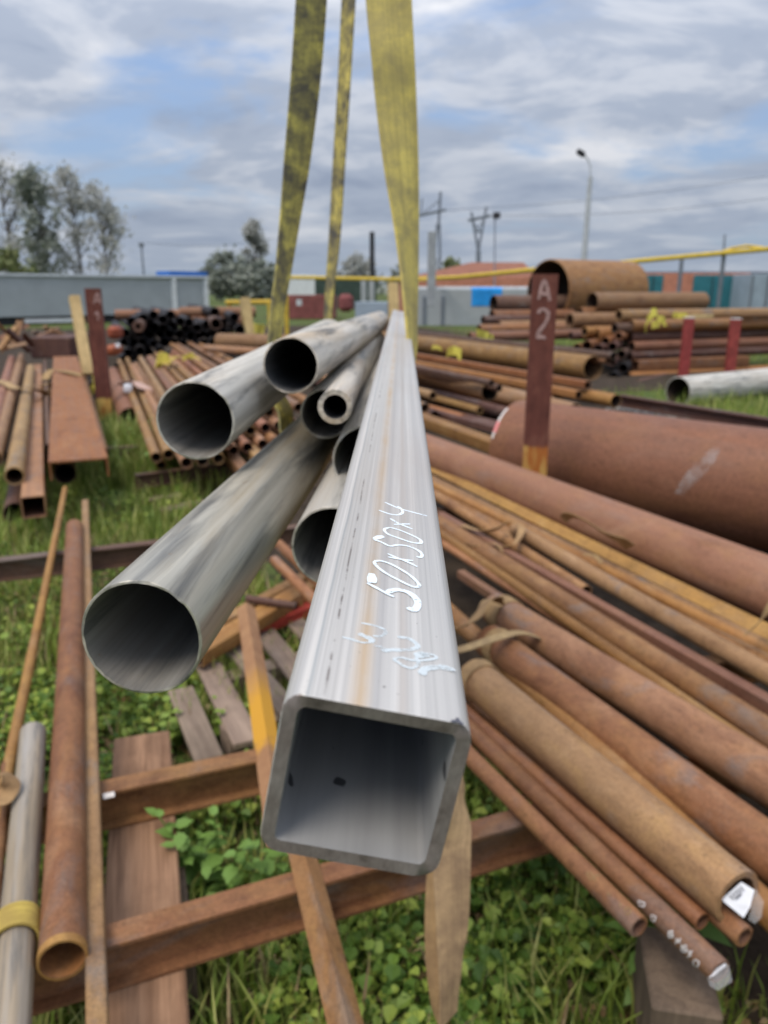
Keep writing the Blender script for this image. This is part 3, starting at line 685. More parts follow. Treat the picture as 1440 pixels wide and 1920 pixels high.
# power line pylons
def pylon(name, label, base, top, pts, Z):
    t = empty(name, base); tag(t, label, 'pylon', 'power line pylons on the skyline'); bpy.context.view_layer.update()
    for nm, a, b2, r in pts: adopt(tube_path(nm, [W(*a, Z), W(*b2, Z)], r * .6, M['lattice'], 4), t)
b_ = W(897, 544, 150); b_.z = 0
pts = [('mast', (897, 548), (897, 470), .8), ('leg', (897, 472), (884, 398), .42), ('leg', (897, 472), (912, 388), .42), ('crossarm', (878, 413), (920, 404), .5), ('brace', (890, 436), (905, 432), .25), ('brace', (893, 452), (902, 450), .25),
       ('brace', (884, 412), (903, 438), .2), ('brace', (912, 405), (891, 436), .2)]
pylon('lattice_pylon', 'Y-shaped lattice pylon left of the brick building roof', b_, 0, pts, 150)
b_ = W(812, 544, 150); b_.z = 0
pts = [('leg', (806, 548), (820, 420), .42), ('leg', (826, 548), (824, 420), .42), ('mast', (822, 430), (826, 360), .45), ('crossarm', (786, 404), (836, 393), .45), ('brace', (808, 520), (824, 480), .2), ('brace', (824, 520), (814, 470), .2), ('brace', (790, 403), (824, 375), .18), ('leg', (789, 404), (792, 372), .25)]
pylon('lattice_pylon', 'lattice pylon with one crossarm just right of the broad strap', b_, 0, pts, 150)
for i, (xa, ya, xb, yb) in enumerate(((932, 404, 1440, 372), (836, 394, 1440, 330), (272, 455, 520, 446))):
    pts = [W(xa + (xb - xa) * k / 10, ya + (yb - ya) * k / 10 + 10 * math.sin(math.pi * k / 10), 120) for k in range(11)]
    tag(tube_path('power_cable', pts, 0.035, M['lattice'], 4), ['sagging power cable from the Y-shaped pylon to the right', 'upper power cable crossing the sky behind the lamp post', 'faint cable in front of the trees on the left'][i], 'cable')

# yellow gas pipe on posts and yellow frames
gp = empty('gas_pipe', W(900, 560, 30)); gp.location.z = 0; tag(gp, 'long yellow overhead gas pipe running across the yard background', 'pipeline'); bpy.context.view_layer.update()
run = [(516, 520, 40), (600, 521, 38), (700, 523, 36), (770, 524, 34), (860, 520, 31), (1000, 506, 28), (1100, 500, 28), (1190, 490, 28), (1320, 478, 27), (1450, 466, 26)]
adopt(tube_path('pipe_run', [W(*q) for q in run], 0.085, M['gas_yellow'], 10), gp)
for x_, y_, Z in ((517, 520, 40), (733, 524, 35), (780, 524, 34), (1279, 482, 27.3), (1358, 474, 26.8)):
    q = W(x_, y_, Z); adopt(tube_path('support', [Vector((q.x, q.y, 0)), q - Vector((0, 0, .09))], 0.07, M['gas_yellow'] if x_ < 900 else M['lattice'], 8), gp)
adopt(tube_path('pipe_loop', [W(1352, 474, 26.7), W(1372, 466, 26.7), W(1400, 461, 26.5), W(1425, 464, 26.3), W(1440, 468, 26)], 0.05, M['gas_yellow'], 8), gp)
yf = empty('barrier_frame', W(500, 600, 24)); yf.location.z = 0; tag(yf, 'yellow tubular barrier frame left of the pipe bundle', 'barrier'); bpy.context.view_layer.update()
adopt(tube_path('rail', [W(425, 567, 25), W(512, 566, 24)], 0.075, M['gas_yellow'], 8), yf)
for x_, Z in ((505, 24), (430, 25)): q = W(x_, 566, Z); adopt(tube_path('leg', [Vector((q.x, q.y, 0)), q], 0.075, M['gas_yellow'], 8), yf)
q = W(536, 551, 24); tag(tube_path('bollard', [Vector((q.x, q.y, 0)), q], 0.075, M['gas_yellow'], 10), 'yellow post just right of the left strap', 'post')

# ================================================================== red-oxide posts and stakes
def lettering(name, strokes, plane_p, plane_n, width, mat, parent=None, lift=0.0004, to_px=lambda p: p, thick=None):
    """brush strokes laid on a plane: each stroke is a polyline of photo points, flat ribbons a fraction of a millimetre proud"""
    V = []; F = []
    eye = Vector((0, 0, CAMH))
    for st in strokes:
        w = width
        pts = []
        if isinstance(st, dict): w = st.get('w', width); st = st['p']
        for p in st:
            x, y = to_px(p); r = ray(x, y); t = (plane_p - eye).dot(plane_n) / r.dot(plane_n); pts.append(eye + r * t + plane_n * lift)
        # smooth
        sm = []
        for i in range(len(pts) - 1):
            q0, q1, q2, q3 = pts[max(i - 1, 0)], pts[i], pts[i + 1], pts[min(i + 2, len(pts) - 1)]
            for k in range(5):
                t = k / 5; sm.append(0.5 * ((2 * q1) + (-q0 + q2) * t + (2 * q0 - 5 * q1 + 4 * q2 - q3) * t * t + (-q0 + 3 * q1 - 3 * q2 + q3) * t ** 3))
        sm.append(pts[-1]); b0 = len(V); lift += 0.00002
        for i, p in enumerate(sm):
            tg = sm[min(i + 1, len(sm) - 1)] - sm[max(i - 1, 0)]
            if tg.length < 1e-9: tg = Vector((1, 0, 0))
            sd_ = plane_n.cross(tg).normalized()
            f = 1.0 + 0.28 * noise.noise((i * 0.35, b0 * 0.13, 2.0)); e = min(i, len(sm) - 1 - i); f *= 0.62 + 0.38 * min(1, e / 2.0)
            V += [p + sd_ * w * f / 2, p - sd_ * w * f / 2]
        for i in range(len(sm) - 1): F.append((b0 + 2 * i, b0 + 2 * i + 1, b0 + 2 * i + 3, b0 + 2 * i + 2))
    o = mesh_obj(name, V, F, mat, smooth=False)
    if parent: adopt(o, parent)
    return o
def bar_post(name, label, foot, h, w, d, mat, yaw=0.0, letters=None, group=None):
    """an upright steel channel, web to the viewer, foot on the ground"""
    loop = [(-w / 2, 0), (w / 2, 0), (w / 2, d), (w / 2 - .012, d), (w / 2 - .016, .012), (-w / 2 + .016, .012), (-w / 2 + .012, d), (-w / 2, d)]
    V = [(u, v, 0) for u, v in loop] + [(u, v, h) for u, v in loop]; n = len(loop)
    F = [(i, (i + 1) % n, n + (i + 1) % n, n + i) for i in range(n)] + [tuple(range(n - 1, -1, -1)), tuple(range(n, 2 * n))]
    o = mesh_obj(name, V, F, mat, smooth=False, loc=foot); o.rotation_euler = (0, 0, yaw); tag(o, label, 'post', group); bpy.context.view_layer.update()
    if letters:
        nrm = Vector((math.sin(yaw), -math.cos(yaw), 0)); lettering('painted_letters', letters, foot, nrm, 0.020, M['faint_letters'], o, 0.003)
    return o
GP = 'red-brown marker posts of the racks'
fa2 = W(1003, 870, 4.5); fa2.z = 0
z5 = lambda x, y: (770 + x / 4.235, 480 + y / 4.235)
A_ = [[z5(1015, 345), z5(1062, 195), z5(1105, 355)], [z5(1030, 300), z5(1092, 300)]]
T_ = [[z5(1010, 455), z5(1035, 425), z5(1075, 430), z5(1092, 475), z5(1065, 540), z5(1020, 600), z5(1005, 655)], [z5(1005, 655), z5(1035, 640), z5(1072, 655)]]
bar_post('marker_post', 'tall red-brown post marked A 2 with burnt yellow foot', fa2, 1.535, 0.140, 0.08, M['post_tall'], math.radians(-9), A_ + T_, GP)
fl = W(197, 788, 8.9); fl.z = 0
z6 = lambda x, y: (x / 5.538, 540 + y / 5.538)
A2_ = [[z6(975, 165), z6(1010, 55), z6(1045, 165)], [z6(985, 130), z6(1035, 130)], [z6(985, 280), z6(1015, 250), z6(1020, 340)]]
bar_post('marker_post', 'dark red-brown post with a faint letter A beside the pale wooden stake', fl, 1.47, 0.160, 0.10, M['post'], math.radians(8), A2_, GP)
def stake(label, foot_px, top_px, Z, w, lean_group='pale new wooden stakes'):
    f, t_ = W(*foot_px, Z), W(*top_px, Z); d = (t_ - f)
    o = extrude('wooden_stake', f, t_, [(-w / 2, -w / 2), (w / 2, -w / 2), (w / 2, w / 2), (-w / 2, w / 2)], M['stake']); tag(o, label, 'stake', lean_group); return o
stake('long pale wooden stake leaning left of the dark red-brown post', (165, 702), (139, 556), 9.6, 0.115)
stake('pale wooden stake upright behind the dark pipe heap', (470, 652), (459, 560), 14.5, 0.17)
stake('short pale wooden stub behind the dark red-brown post', (173, 640), (168, 594), 12.5, 0.08)
stake('pale wooden stake just behind the tip of the square tube', (740, 640), (736, 532), 13.0, 0.16)

# ================================================================== lifted bundle
GB = 'pipes of the lifted bundle'
# the 50 x 50 x 4 square tube
ax = ray(754, 518).normalized(); A = W(681, 1479, 0.2045); B = A + ax * 2.35; ROLL = math.radians(11.0)
sq = square_pipe('square_tube', A, B, 0.050, 0.050, 0.0040, M['square'], ROLL, rad=0.0062, k=5, rings=24, chamfer=0.012, rag=0.0009)
sq.data.materials.append(M['cut'])
for p in sq.data.polygons:
    c_ = p.center
    if abs(p.normal.z) > 0.6 : p.material_index = 2
tag(sq, 'silver square tube with white handwritten figures, nearest of the lifted bundle', 'square tube', GB)
bpy.context.view_layer.update()
nrm = (sq.matrix_world.to_3x3() @ Vector((0, 1, 0))).normalized(); pp = sq.matrix_world @ Vector((0, 0.025, 0.1))
# the face is very slightly bowed with the tube, so the plane is taken where the writing is
zt = lambda p: (620 + p[0] / 5.054, 920 + p[1] / 5.054)
LET = [
 [(515, 110), (640, 165), (780, 205), (915, 240)], [(455, 185), (560, 222), (640, 230), (682, 205), (665, 170), (632, 150)],
 [(565, 265), (640, 310), (775, 365)], [(598, 322), (680, 318), (755, 318)],
 [(560, 350), (508, 370), (540, 412), (640, 450), (760, 490), (850, 500), (845, 465), (760, 420), (650, 375), (560, 350)],
 [(405, 465), (480, 490), (560, 527), (640, 517), (740, 530), (830, 570), (865, 608), (850, 635), (812, 625)], {'p': [(412, 462), (470, 440), (506, 438)], 'w': 0.0030},
 [(540, 600), (620, 637), (720, 675), (820, 725)], [(545, 632), (650, 652), (780, 668)],
 [(410, 675), (475, 670), (580, 705), (720, 785), (800, 850), (838, 905), (780, 915), (640, 850), (520, 785), (435, 720), (410, 675)],
 [(345, 880), (430, 925), (540, 985), (600, 1012)], {'p': [(540, 975), (570, 955), (640, 945), (730, 968), (800, 1020), (825, 1080), (790, 1138), (730, 1112)], 'w': 0.0026}, {'p': [(365, 878), (372, 790)], 'w': 0.0020}, {'p': [(402, 882), (394, 792)], 'w': 0.0028}]
lettering('painted_figures', LET, pp, nrm, 0.0015, M['white_paint'], sq, 0.00006, zt)
FAD = [[(290, 1255), (400, 1275), (500, 1312), (520, 1350), (470, 1380), (400, 1376)], {'p': [(262, 1352), (330, 1385), (392, 1412), (378, 1440)], 'w': 0.0022}, [(378, 1440), (290, 1440), (200, 1412), (110, 1390)],
 {'p': [(630, 1387), (730, 1402), (800, 1442), (825, 1480), (780, 1503), (690, 1512), (560, 1512), (515, 1522)], 'w': 0.0018}, {'p': [(490, 1498), (540, 1532)], 'w': 0.0026}, [(412, 1470), (495, 1488)],
 [(590, 1605), (660, 1585), (760, 1610), (880, 1612), (1000, 1590), (960, 1557), (870, 1547), (812, 1580), (830, 1640), (780, 1685), (700, 1670), (625, 1622), (590, 1605)], {'p': [(812, 1580), (870, 1552), (905, 1585)], 'w': 0.0032},
 {'p': [(862, 1752), (885, 1700), (960, 1682), (1060, 1682), (1160, 1700)], 'w': 0.0026}, [(1020, 1660), (1100, 1672), (1180, 1712)]]
lettering('faded_figures', FAD, pp, nrm, 0.0012, M['white_faded'], sq, 0.00006, zt)
lettering('ink_smudge', [[(846, 1353), (858, 1352), (868, 1359)], [(857, 1346), (861, 1356)]], pp, nrm, 0.0011, M['ink'], sq, 0.00008)

def lifted(label, near, Zn, vp, Zf, d, wall, mat, oval=0.0, far=None):
    A = W(*near, Zn)
    B = W(*far, Zf) if far else A + ray(*vp) * (Zf - Zn)
    o = pipe('steel_pipe', A, B, d, wall, mat, seg=56, rings=4, oval=oval, chamfer=0.012, rag=0.0012); tag(o, label, 'pipe', GB); return o
lifted('large dirty stainless pipe, lowest and nearest round one of the lifted bundle', (265, 1197), 0.472, (818, 556), 2.30, 0.0761, 0.0018, M['steel_dirty'], 0.006)
lifted('pale grey stainless pipe, leftmost of the lifted bundle', (366, 789), 0.735, (798, 516), 1.75, 0.0761, 0.0020, M['steel_dull'])
lifted('sandy grey pipe with a rusty far end, on top of the lifted bundle', (545, 685), 0.82, None, 2.45, 0.0603, 0.0020, M['steel_sandy'], far=(712, 602))
lifted('thin thick-walled grey pipe, smallest round one of the lifted bundle', (628, 763), 0.745, None, 2.2, 0.0335, 0.0050, M['steel_sandy'], far=(689, 655))
lifted('dark pipe mouth hidden behind the thin thick-walled pipe', (610, 776), 0.92, (765, 545), 2.3, 0.0603, 0.0020, M['steel_dirty'])
lifted('grey pipe squeezed against the upper left side of the square tube', (690, 864), 0.79, (775, 540), 2.3, 0.0740, 0.0022, M['steel_dull'])
lifted('grey pipe under the square tube with its mouth half hidden by it', (625, 1026), 0.69, (800, 545), 2.2, 0.0761, 0.0020, M['steel_dull'])

# slings
def edges(rows, w, flip=1):
    """rows: (left x, right x, y, Z): the webbing keeps its real width and turns edge-on where it shows narrow"""
    R = []
    for xl, xr, y, Z in rows:
        a, b = W(xl, y, Z), W(xr, y, Z); ap = (b - a).length
        dz = math.sqrt(max(w * w - ap * ap, 0)) / 2 * flip; back = ray((xl + xr) / 2, y).normalized(); back.z = 0
        R.append((a - back * dz, b + back * dz))
    return R
rows = [(574, 628, -320, 1.22), (566, 620, -160, 1.25), (556, 612, 0, 1.29), (546, 600, 150, 1.33), (534, 581, 300, 1.37), (526, 562, 410, 1.40), (517, 545, 510, 1.42), (509, 534, 570, 1.43), (503, 526, 640, 1.44), (502, 524, 720, 1.44), (522, 546, 770, 1.44), (531, 556, 815, 1.44), (588, 612, 850, 1.45), (668, 690, 815, 1.45)]
tag(ribbon('lifting_sling', edges(rows, 0.060), M['sling_dirty'], 0.004), 'grimy yellow strap with black smears, left leg of the lifting sling', 'sling', 'webbing sling legs holding the bundle')
rows = [(660, 684, -320, 1.7), (650, 675, -160, 1.74), (641, 666, 0, 1.80), (634, 657, 150, 1.85), (625, 647, 300, 1.92), (617, 637, 450, 1.98), (611, 626, 540, 2.02), (608, 622, 600, 2.05), (612, 626, 660, 2.05), (640, 655, 700, 2.06)]
tag(ribbon('lifting_sling', edges(rows, 0.060, -1), M['sling_dirty'], 0.004), 'narrow dark strap seen nearly edge-on, middle leg of the lifting sling', 'sling', 'webbing sling legs holding the bundle')
rows = [(664, 760, -320, 1.20), (676, 766, -160, 1.24), (686, 772, 0, 1.28), (696, 777, 100, 1.30), (706, 781, 200, 1.33), (722, 784, 320, 1.36), (741, 784, 430, 1.39), (752, 783, 510, 1.41), (757, 782, 560, 1.42), (762, 781, 610, 1.43), (764, 780, 660, 1.44), (755, 768, 720, 1.45), (720, 735, 770, 1.45)]
tag(ribbon('lifting_sling', edges(rows, 0.0775), M['sling'], 0.005), 'broad bright yellow strap, right leg of the lifting sling', 'sling', 'webbing sling legs holding the bundle')
# strap end hanging to the ground under the square tube
rows = [(770, 830, 1380, 1.47), (815, 868, 1470, 1.46), (838, 870, 1515, 1.45), (826, 882, 1555, 1.44), (811, 883, 1592, 1.43), (812, 882, 1640, 1.415), (817, 880, 1700, 1.40), (820, 876, 1760, 1.385), (823, 868, 1800, 1.375), (825, 864, 1840, 1.365), (825, 859, 1880, 1.36), (824, 856, 1914, 1.355)]
tag(ribbon('strap_end', edges(rows, 0.068), M['tie_tan'], 0.003), 'tan strap end hanging down to the grass below the square tube', 'strap')
rows = [(838, 852, 1520, 1.475), (806, 846, 1600, 1.465), (798, 834, 1690, 1.445), (797, 830, 1780, 1.425), (802, 824, 1850, 1.405), (810, 822, 1905, 1.395)]
tag(ribbon('strap_end', edges(rows, 0.05, -1), M['tie'], 0.003), 'narrow brown fold of strap hanging behind the tan strap end', 'strap')

# ================================================================== near rack
HB = 0.32
def perp(az): return azdir(az + 90)
def beam(label, p_px, q_px, h_top, ext0, ext1, mat='rust', w=0.055, hh=0.10):
    a, b = G(*p_px, h_top), G(*q_px, h_top); d = (b - a).normalized(); a = a - d * ext0; b = b + d * ext1
    a.z = b.z = h_top - hh / 2
    o = extrude('steel_beam', a, b, ibeam_loop(w, hh, 0.0075, 0.0055), M[mat]); tag(o, label, 'beam', 'I-beams carrying the near rack'); return o
beam('front rusty I-beam of the near rack, below the open square tube', (210, 1752), (880, 1558), HB, 0.35, 1.5, 'rust')
beam('second rusty I-beam of the near rack, with a pale paint dab', (192, 1476), (498, 1412), HB, 0.32, 1.9, 'rust')
beam('third rusty beam crossing the grass behind the long pipes on the left', (0, 1048), (250, 1020), HB - .02, 0.5, 2.6, 'rust_dark', 0.06, 0.10)
beam('fourth beam under the thick brown pipe, mostly hidden', (700, 905), (900, 880), HB - .02, 0.2, 2.2, 'rust_dark', 0.06, 0.10)
dab = G(204, 1492, HB + .002); tag(box('paint_dab', dab + Vector((0, 0, .001)), (0.026, 0.02, 0.003), M['chalk'], 0.4, bevel=.001), 'small pale paint dab on the second rusty beam', 'paint mark')

def board(name, label, p0, p1, h_top, w, th, mat, cat, group=None, ext0=0, ext1=0):
    a, b = G(*p0, h_top), G(*p1, h_top); d = (b - a).normalized(); a -= d * ext0; b += d * ext1; c_ = (a + b) / 2
    o = box(name, Vector((c_.x, c_.y, h_top - th / 2)), (w, (b - a).length, th), M[mat], math.atan2(-d.x, d.y), bevel=0.004); tag(o, label, cat, group); return o
board('timber_plank', 'weathered brown plank lying under both front beams', (268, 1920), (266, 1376), HB - .103, 0.155, 0.045, 'plank', 'plank', ext0=0.25)
board('timber_block', 'grey timber block under the pipe ends at the right corner', (1290, 1900), (1255, 1740), 0.235, 0.12, 0.16, 'block', 'block')
board('timber_block', 'dark timber block under the plank and front beam', (268, 1830), (262, 1640), 0.165, 0.20, 0.15, 'block', 'block')
board('timber_block', 'timber block under the front beam, hidden below the rack pipes', (1280, 1560), (1250, 1500), 0.218, 0.14, 0.21, 'block', 'block')

GR = 'rusty pipes lying side by side on the near rack'
def rack_pipe(label, p0, p1, h, d, wall, mat, ext0=0.0, ext1=0.0, name='rusty_pipe', group=GR, seg=32, cat='pipe'):
    a, b = G(*p0, h), G(*p1, h); v = (b - a).normalized(); o = pipe(name, a - v * ext0, b + v * ext1, d, wall, M[mat], seg=seg, rings=6, sag=random.uniform(-.004, .006), oval=0.006, chamfer=0.02, rag=0.001)
    tag(o, label, cat, group); return o
R1 = rack_pipe('small pinkish pipe with open end over the grass, lowest left of the near rack', (1198, 1738), (884, 1422), 0.341, 0.042, 0.0055, 'rust', 0, 1.6)
R2 = rack_pipe('small pipe with white chalk figures and a film-wrapped end', (1350, 1822), (886, 1372), 0.341, 0.044, 0.0055, 'rust', 0, 1.7)
R3 = rack_pipe('small brown pipe tucked between the chalked pipe and the tagged one', (1317, 1728), (886, 1346), 0.337, 0.036, 0.004, 'rust', 0, 1.6)
R4 = rack_pipe('thick mottled pipe with a white tag in its mouth', (1383, 1683), (888, 1268), 0.392, 0.108, 0.013, 'rust_tan', 0, 0.0)
R5 = rack_pipe('small pipe end peeping out below the tagged thick pipe', (1396, 1757), (1300, 1672), 0.341, 0.042, 0.006, 'rust', 0, 1.2)
R6 = rack_pipe('thick orange-brown pipe lying right of the tagged one', (1440, 1592), (925, 1207), 0.375, 0.110, 0.007, 'rust', 0.5, 0.02)
rack_pipe('pipe at the right edge, below the thick orange-brown one', (1440, 1706), (1380, 1650), 0.352, 0.060, 0.004, 'rust_orange', 0.25, 1.6)
rack_pipe('thick smooth tan pipe with a strap collar round its far end', (1440, 1463), (935, 1145), 0.378, 0.116, 0.007, 'rust_tan', 0.6, 0.02)
rack_pipe('thin brown pipe just above the thick smooth tan one', (1440, 1418), (840, 1026), 0.345, 0.034, 0.003, 'rust', 0.6, 0.5)
rack_pipe('thin pipe with bright orange rust streaks', (1440, 1424), (830, 1003), 0.362, 0.040, 0.003, 'rust_orange', 0.6, 0.5)
rack_pipe('flat-lit brown pipe between the streaked thin one and the dark square bar', (1440, 1376), (915, 1040), 0.362, 0.078, 0.004, 'rust', 0.6, 0.5)
rack_pipe('medium pipe with a strap knot at its far end', (1440, 1262), (966, 992), 0.395, 0.062, 0.004, 'rust_tan', 0.7, 0.0)
rack_pipe('brown pipe in the tangle left of the strap knot', (1000, 1046), (830, 938), 0.36, 0.050, 0.004, 'rust', 0.4, 1.0)
rack_pipe('thin pipe between the yellow angles and the knotted pipe', (1130, 1068), (815, 912), 0.365, 0.045, 0.004, 'rust_orange', 1.5, 0.8)
def rack_bar(label, p0, p1, h, w, hh, mat, ext0=0, ext1=0, roll=0, hollow_=False):
    a, b = G(*p0, h), G(*p1, h); v = (b - a).normalized(); a -= v * ext0; b += v * ext1
    if hollow_: o = square_pipe('square_bar', a, b, w, hh, 0.004, M[mat], roll)
    else: o = extrude('square_bar', a, b, round_rect(w, hh, 0.003, 1), M[mat], roll)
    tag(o, label, 'bar', 'square bars among the rack pipes'); return o
rack_bar('dark square bar with a bright upper edge, left of the knotted pipe', (1440, 1320), (900, 1010), 0.365, 0.040, 0.040, 'rust_pink', 0.6, 0.4)
rack_bar('short pinkish square bar ending beside the square tube', (1120, 1245), (864, 1076), 0.338, 0.034, 0.034, 'rust_pink', 0.3, 0.0)
rack_bar('dull flat bar lying under the tied thick pipes', (1000, 1290), (850, 1165), 0.332, 0.05, 0.02, 'rust', 0.5, 0.5)
def rack_angle(label, p0, p1, h, w, mat, ext0, ext1):
    a, b = G(*p0, h), G(*p1, h); v = (b - a).normalized(); o = extrude('steel_angle', a - v * ext0, b + v * ext1, angle_loop(w, 0.005), M[mat]); tag(o, label, 'angle bar', 'yellow-rusted angle bars'); return o
rack_angle('yellow-rusted angle bar along the foot of the thick brown pipe', (1440, 1168), (815, 872), 0.405, 0.050, 'rust_yellow', 0.8, 1.2)
rack_angle('yellow-rusted angle bar nearer the knotted pipe', (1440, 1199), (815, 893), 0.400, 0.050, 'rust_tan', 0.8, 1.2)
rack_angle('third rusted angle bar beside the strap knot', (1440, 1232), (880, 950), 0.385, 0.045, 'rust', 0.8, 0.6)
o = rack_pipe('very thick long brown pipe running back from the right edge', (1440, 1103), (800, 847), 0.43, 0.225, 0.008, 'rust_pink', 1.0, 1.2, 'thick_pipe', None, 48)

# chalk on pipes: strokes on the side of the pipe that faces the viewer
def chalk_on(pipe_o, label_name, strokes, depth_pt, width, mat='chalk'):
    n_ = (Vector((0, 0, CAMH)) - depth_pt).normalized()
    A_, B_ = pipe_o.matrix_world @ Vector((0, 0, 0)), pipe_o.matrix_world @ Vector((0, 0, 1)); v = (B_ - A_).normalized(); n_ = (n_ - v * n_.dot(v)).normalized()
    return lettering(label_name, strokes, depth_pt + n_ * 0.0, n_, width, M[mat], pipe_o, 0.0)
bpy.context.view_layer.update()
def surf_pt(pipe_o, px_, r):
    """point of the pipe's skin seen at a photo point"""
    inv = pipe_o.matrix_world.inverted(); e = inv @ Vector((0, 0, CAMH)); d = (inv.to_3x3() @ ray(*px_)).normalized()
    a = d.x ** 2 + d.y ** 2; b = 2 * (e.x * d.x + e.y * d.y); c_ = e.x ** 2 + e.y ** 2 - r * r; q = b * b - 4 * a * c_
    t = (-b - math.sqrt(max(q, 0))) / (2 * a); return pipe_o.matrix_world @ (e + d * t), d
def chalk(pipe_o, name, strokes, r, width, mat='chalk'):
    V = []; F = []
    for st in strokes:
        sm = []
        for i in range(len(st) - 1):
            for k in range(3): t = k / 3; sm.append((st[i][0] * (1 - t) + st[i + 1][0] * t, st[i][1] * (1 - t) + st[i + 1][1] * t))
        sm.append(st[-1]); P = [surf_pt(pipe_o, p, r + 0.0012)[0] for p in sm]; b0 = len(V)
        for i, p in enumerate(P):
            tg = P[min(i + 1, len(P) - 1)] - P[max(i - 1, 0)]; lp_ = pipe_o.matrix_world.inverted() @ p; n_ = pipe_o.matrix_world.to_3x3() @ Vector((lp_.x, lp_.y, 0)); s_ = n_.cross(tg)
            s_ = s_.normalized() * width / 2 if s_.length > 1e-12 else Vector((width / 2, 0, 0)); V += [p + s_, p - s_]
        for i in range(len(P) - 1): F.append((b0 + 2 * i, b0 + 2 * i + 1, b0 + 2 * i + 3, b0 + 2 * i + 2))
    adopt(mesh_obj(name, V, F, M[mat], smooth=False), pipe_o)
zc = lambda x, y: (1120 + x / 4.5, 1500 + y / 4.5)
K2 = [[zc(345, 850), zc(400, 870), zc(395, 900), zc(350, 890), zc(345, 850)], [zc(455, 970), zc(495, 985), zc(480, 1025), zc(455, 1015), zc(450, 975)],
      [zc(640, 1105), zc(600, 1115), zc(595, 1160), zc(635, 1155), zc(640, 1130), zc(600, 1140)], [zc(660, 1170), zc(700, 1205)], [zc(705, 1170), zc(655, 1210)],
      [zc(755, 1230), zc(710, 1235), zc(705, 1275), zc(745, 1285), zc(755, 1255), zc(712, 1258)], [zc(765, 1265), zc(790, 1320)], [zc(800, 1270), zc(762, 1330)], [zc(820, 1345), zc(860, 1365), zc(845, 1405), zc(808, 1395), zc(812, 1350)]]
chalk(R2, 'chalk_figures', K2, 0.022, 0.0032)
K1 = [[zc(0, 630), zc(30, 640)], [zc(80, 780), zc(110, 800), zc(95, 805)], [zc(190, 870), zc(200, 900)], [zc(225, 940), zc(250, 905), zc(285, 925), zc(270, 960), zc(235, 965)]]
zk = lambda x, y: (840 + x / 2.4, 1180 + y / 2.4)
K1 += [[zk(625, 1090), zk(640, 1130)], [zk(640, 1090), zk(665, 1130)], [zk(645, 1125), zk(670, 1105), zk(685, 1110)]]
chalk(R1, 'chalk_marks', K1, 0.021, 0.0030, 'rust_tan')
K4 = [[zc(1265, 680), zc(1300, 640), zc(1320, 690)], [zc(1280, 670), zc(1315, 675)], [zc(1300, 700), zc(1325, 735)]]

# tag and film in the thick pipe's mouth, film over the small pipe's end
def px_poly(name, pts, dep, mat, label, cat, th=0.0012, group=None):
    """a bent paper or film piece: photo outline with its own depth per corner, given real thickness"""
    P = [W(x, y, z) for (x, y), z in zip(pts, dep)]; c_ = sum(P, Vector()) / len(P)
    n_ = (P[1] - P[0]).cross(P[2] - P[0]).normalized() * th
    k = len(P); V = [p - c_ for p in P] + [p + n_ - c_ for p in P]
    F = [tuple(range(k)), tuple(range(2 * k - 1, k - 1, -1))] + [(i, (i + 1) % k, k + (i + 1) % k, k + i) for i in range(k)]
    o = mesh_obj(name, V, F, mat, smooth=False, loc=c_); bm = bmesh.new(); bm.from_mesh(o.data); bmesh.ops.recalc_face_normals(bm, faces=bm.faces[:]); bm.to_mesh(o.data); bm.free()
    tag(o, label, cat, group); return o
Z4 = (G(1383, 1683, 0.392) - Vector((0, 0, CAMH))).dot(Vector((0, _c, -_s)))
tg_ = px_poly('paper_tag', [zc(1045, 840), zc(1215, 690), zc(1325, 760), zc(1290, 900), zc(1235, 995)], [Z4 - .012, Z4 - .005, Z4 - .012, Z4 - .020, Z4 - .022], M['tag_white'], 'white paper tag with dark print in the mouth of the thick pipe', 'tag')
bpy.context.view_layer.update()
PRN = [[zc(1110 + 22 * i, 800 - 18 * i), zc(1150 + 22 * i, 838 - 18 * i)] for i in range(0, 5)] + [[zc(1160, 838), zc(1215, 790)]]
n_ = (tg_.matrix_world.to_3x3() @ tg_.data.polygons[0].normal); n_ = n_ if n_.dot(Vector((0, 0, CAMH)) - tg_.location) > 0 else -n_
lettering('printed_lines', PRN, tg_.matrix_world @ tg_.data.vertices[0].co, n_, 0.0022, M['ink'], tg_, 0.0022)
px_poly('clear_film', [zc(1330, 740), zc(1405, 860), zc(1385, 990), zc(1330, 1045), zc(1275, 1010), zc(1300, 900)], [Z4 - .012, Z4 - .03, Z4 - .04, Z4 - .04, Z4 - .03, Z4 - .024], M['film'], 'crumpled clear film hanging from the thick pipe mouth', 'film')
Z2 = (G(1350, 1822, 0.341) - Vector((0, 0, CAMH))).dot(Vector((0, _c, -_s)))
px_poly('clear_film', [zc(930, 1500), zc(1000, 1460), zc(1110, 1400), zc(1140, 1530), zc(1020, 1610), zc(950, 1570)], [Z2 - .004, Z2 - .01, Z2 - .006, Z2 - .02, Z2 - .025, Z2 - .02], M['film'], 'clear film wrapped over the end of the chalked pipe', 'film')
px_poly('white_tape', [zc(950, 1470), zc(1000, 1425), zc(1080, 1378), zc(1092, 1396), zc(1030, 1440), zc(995, 1475), zc(950, 1500)], [Z2 - .004] * 3 + [Z2 - .012] * 4, M['tag_white'], 'strip of white tape across the end of the chalked pipe', 'tape')

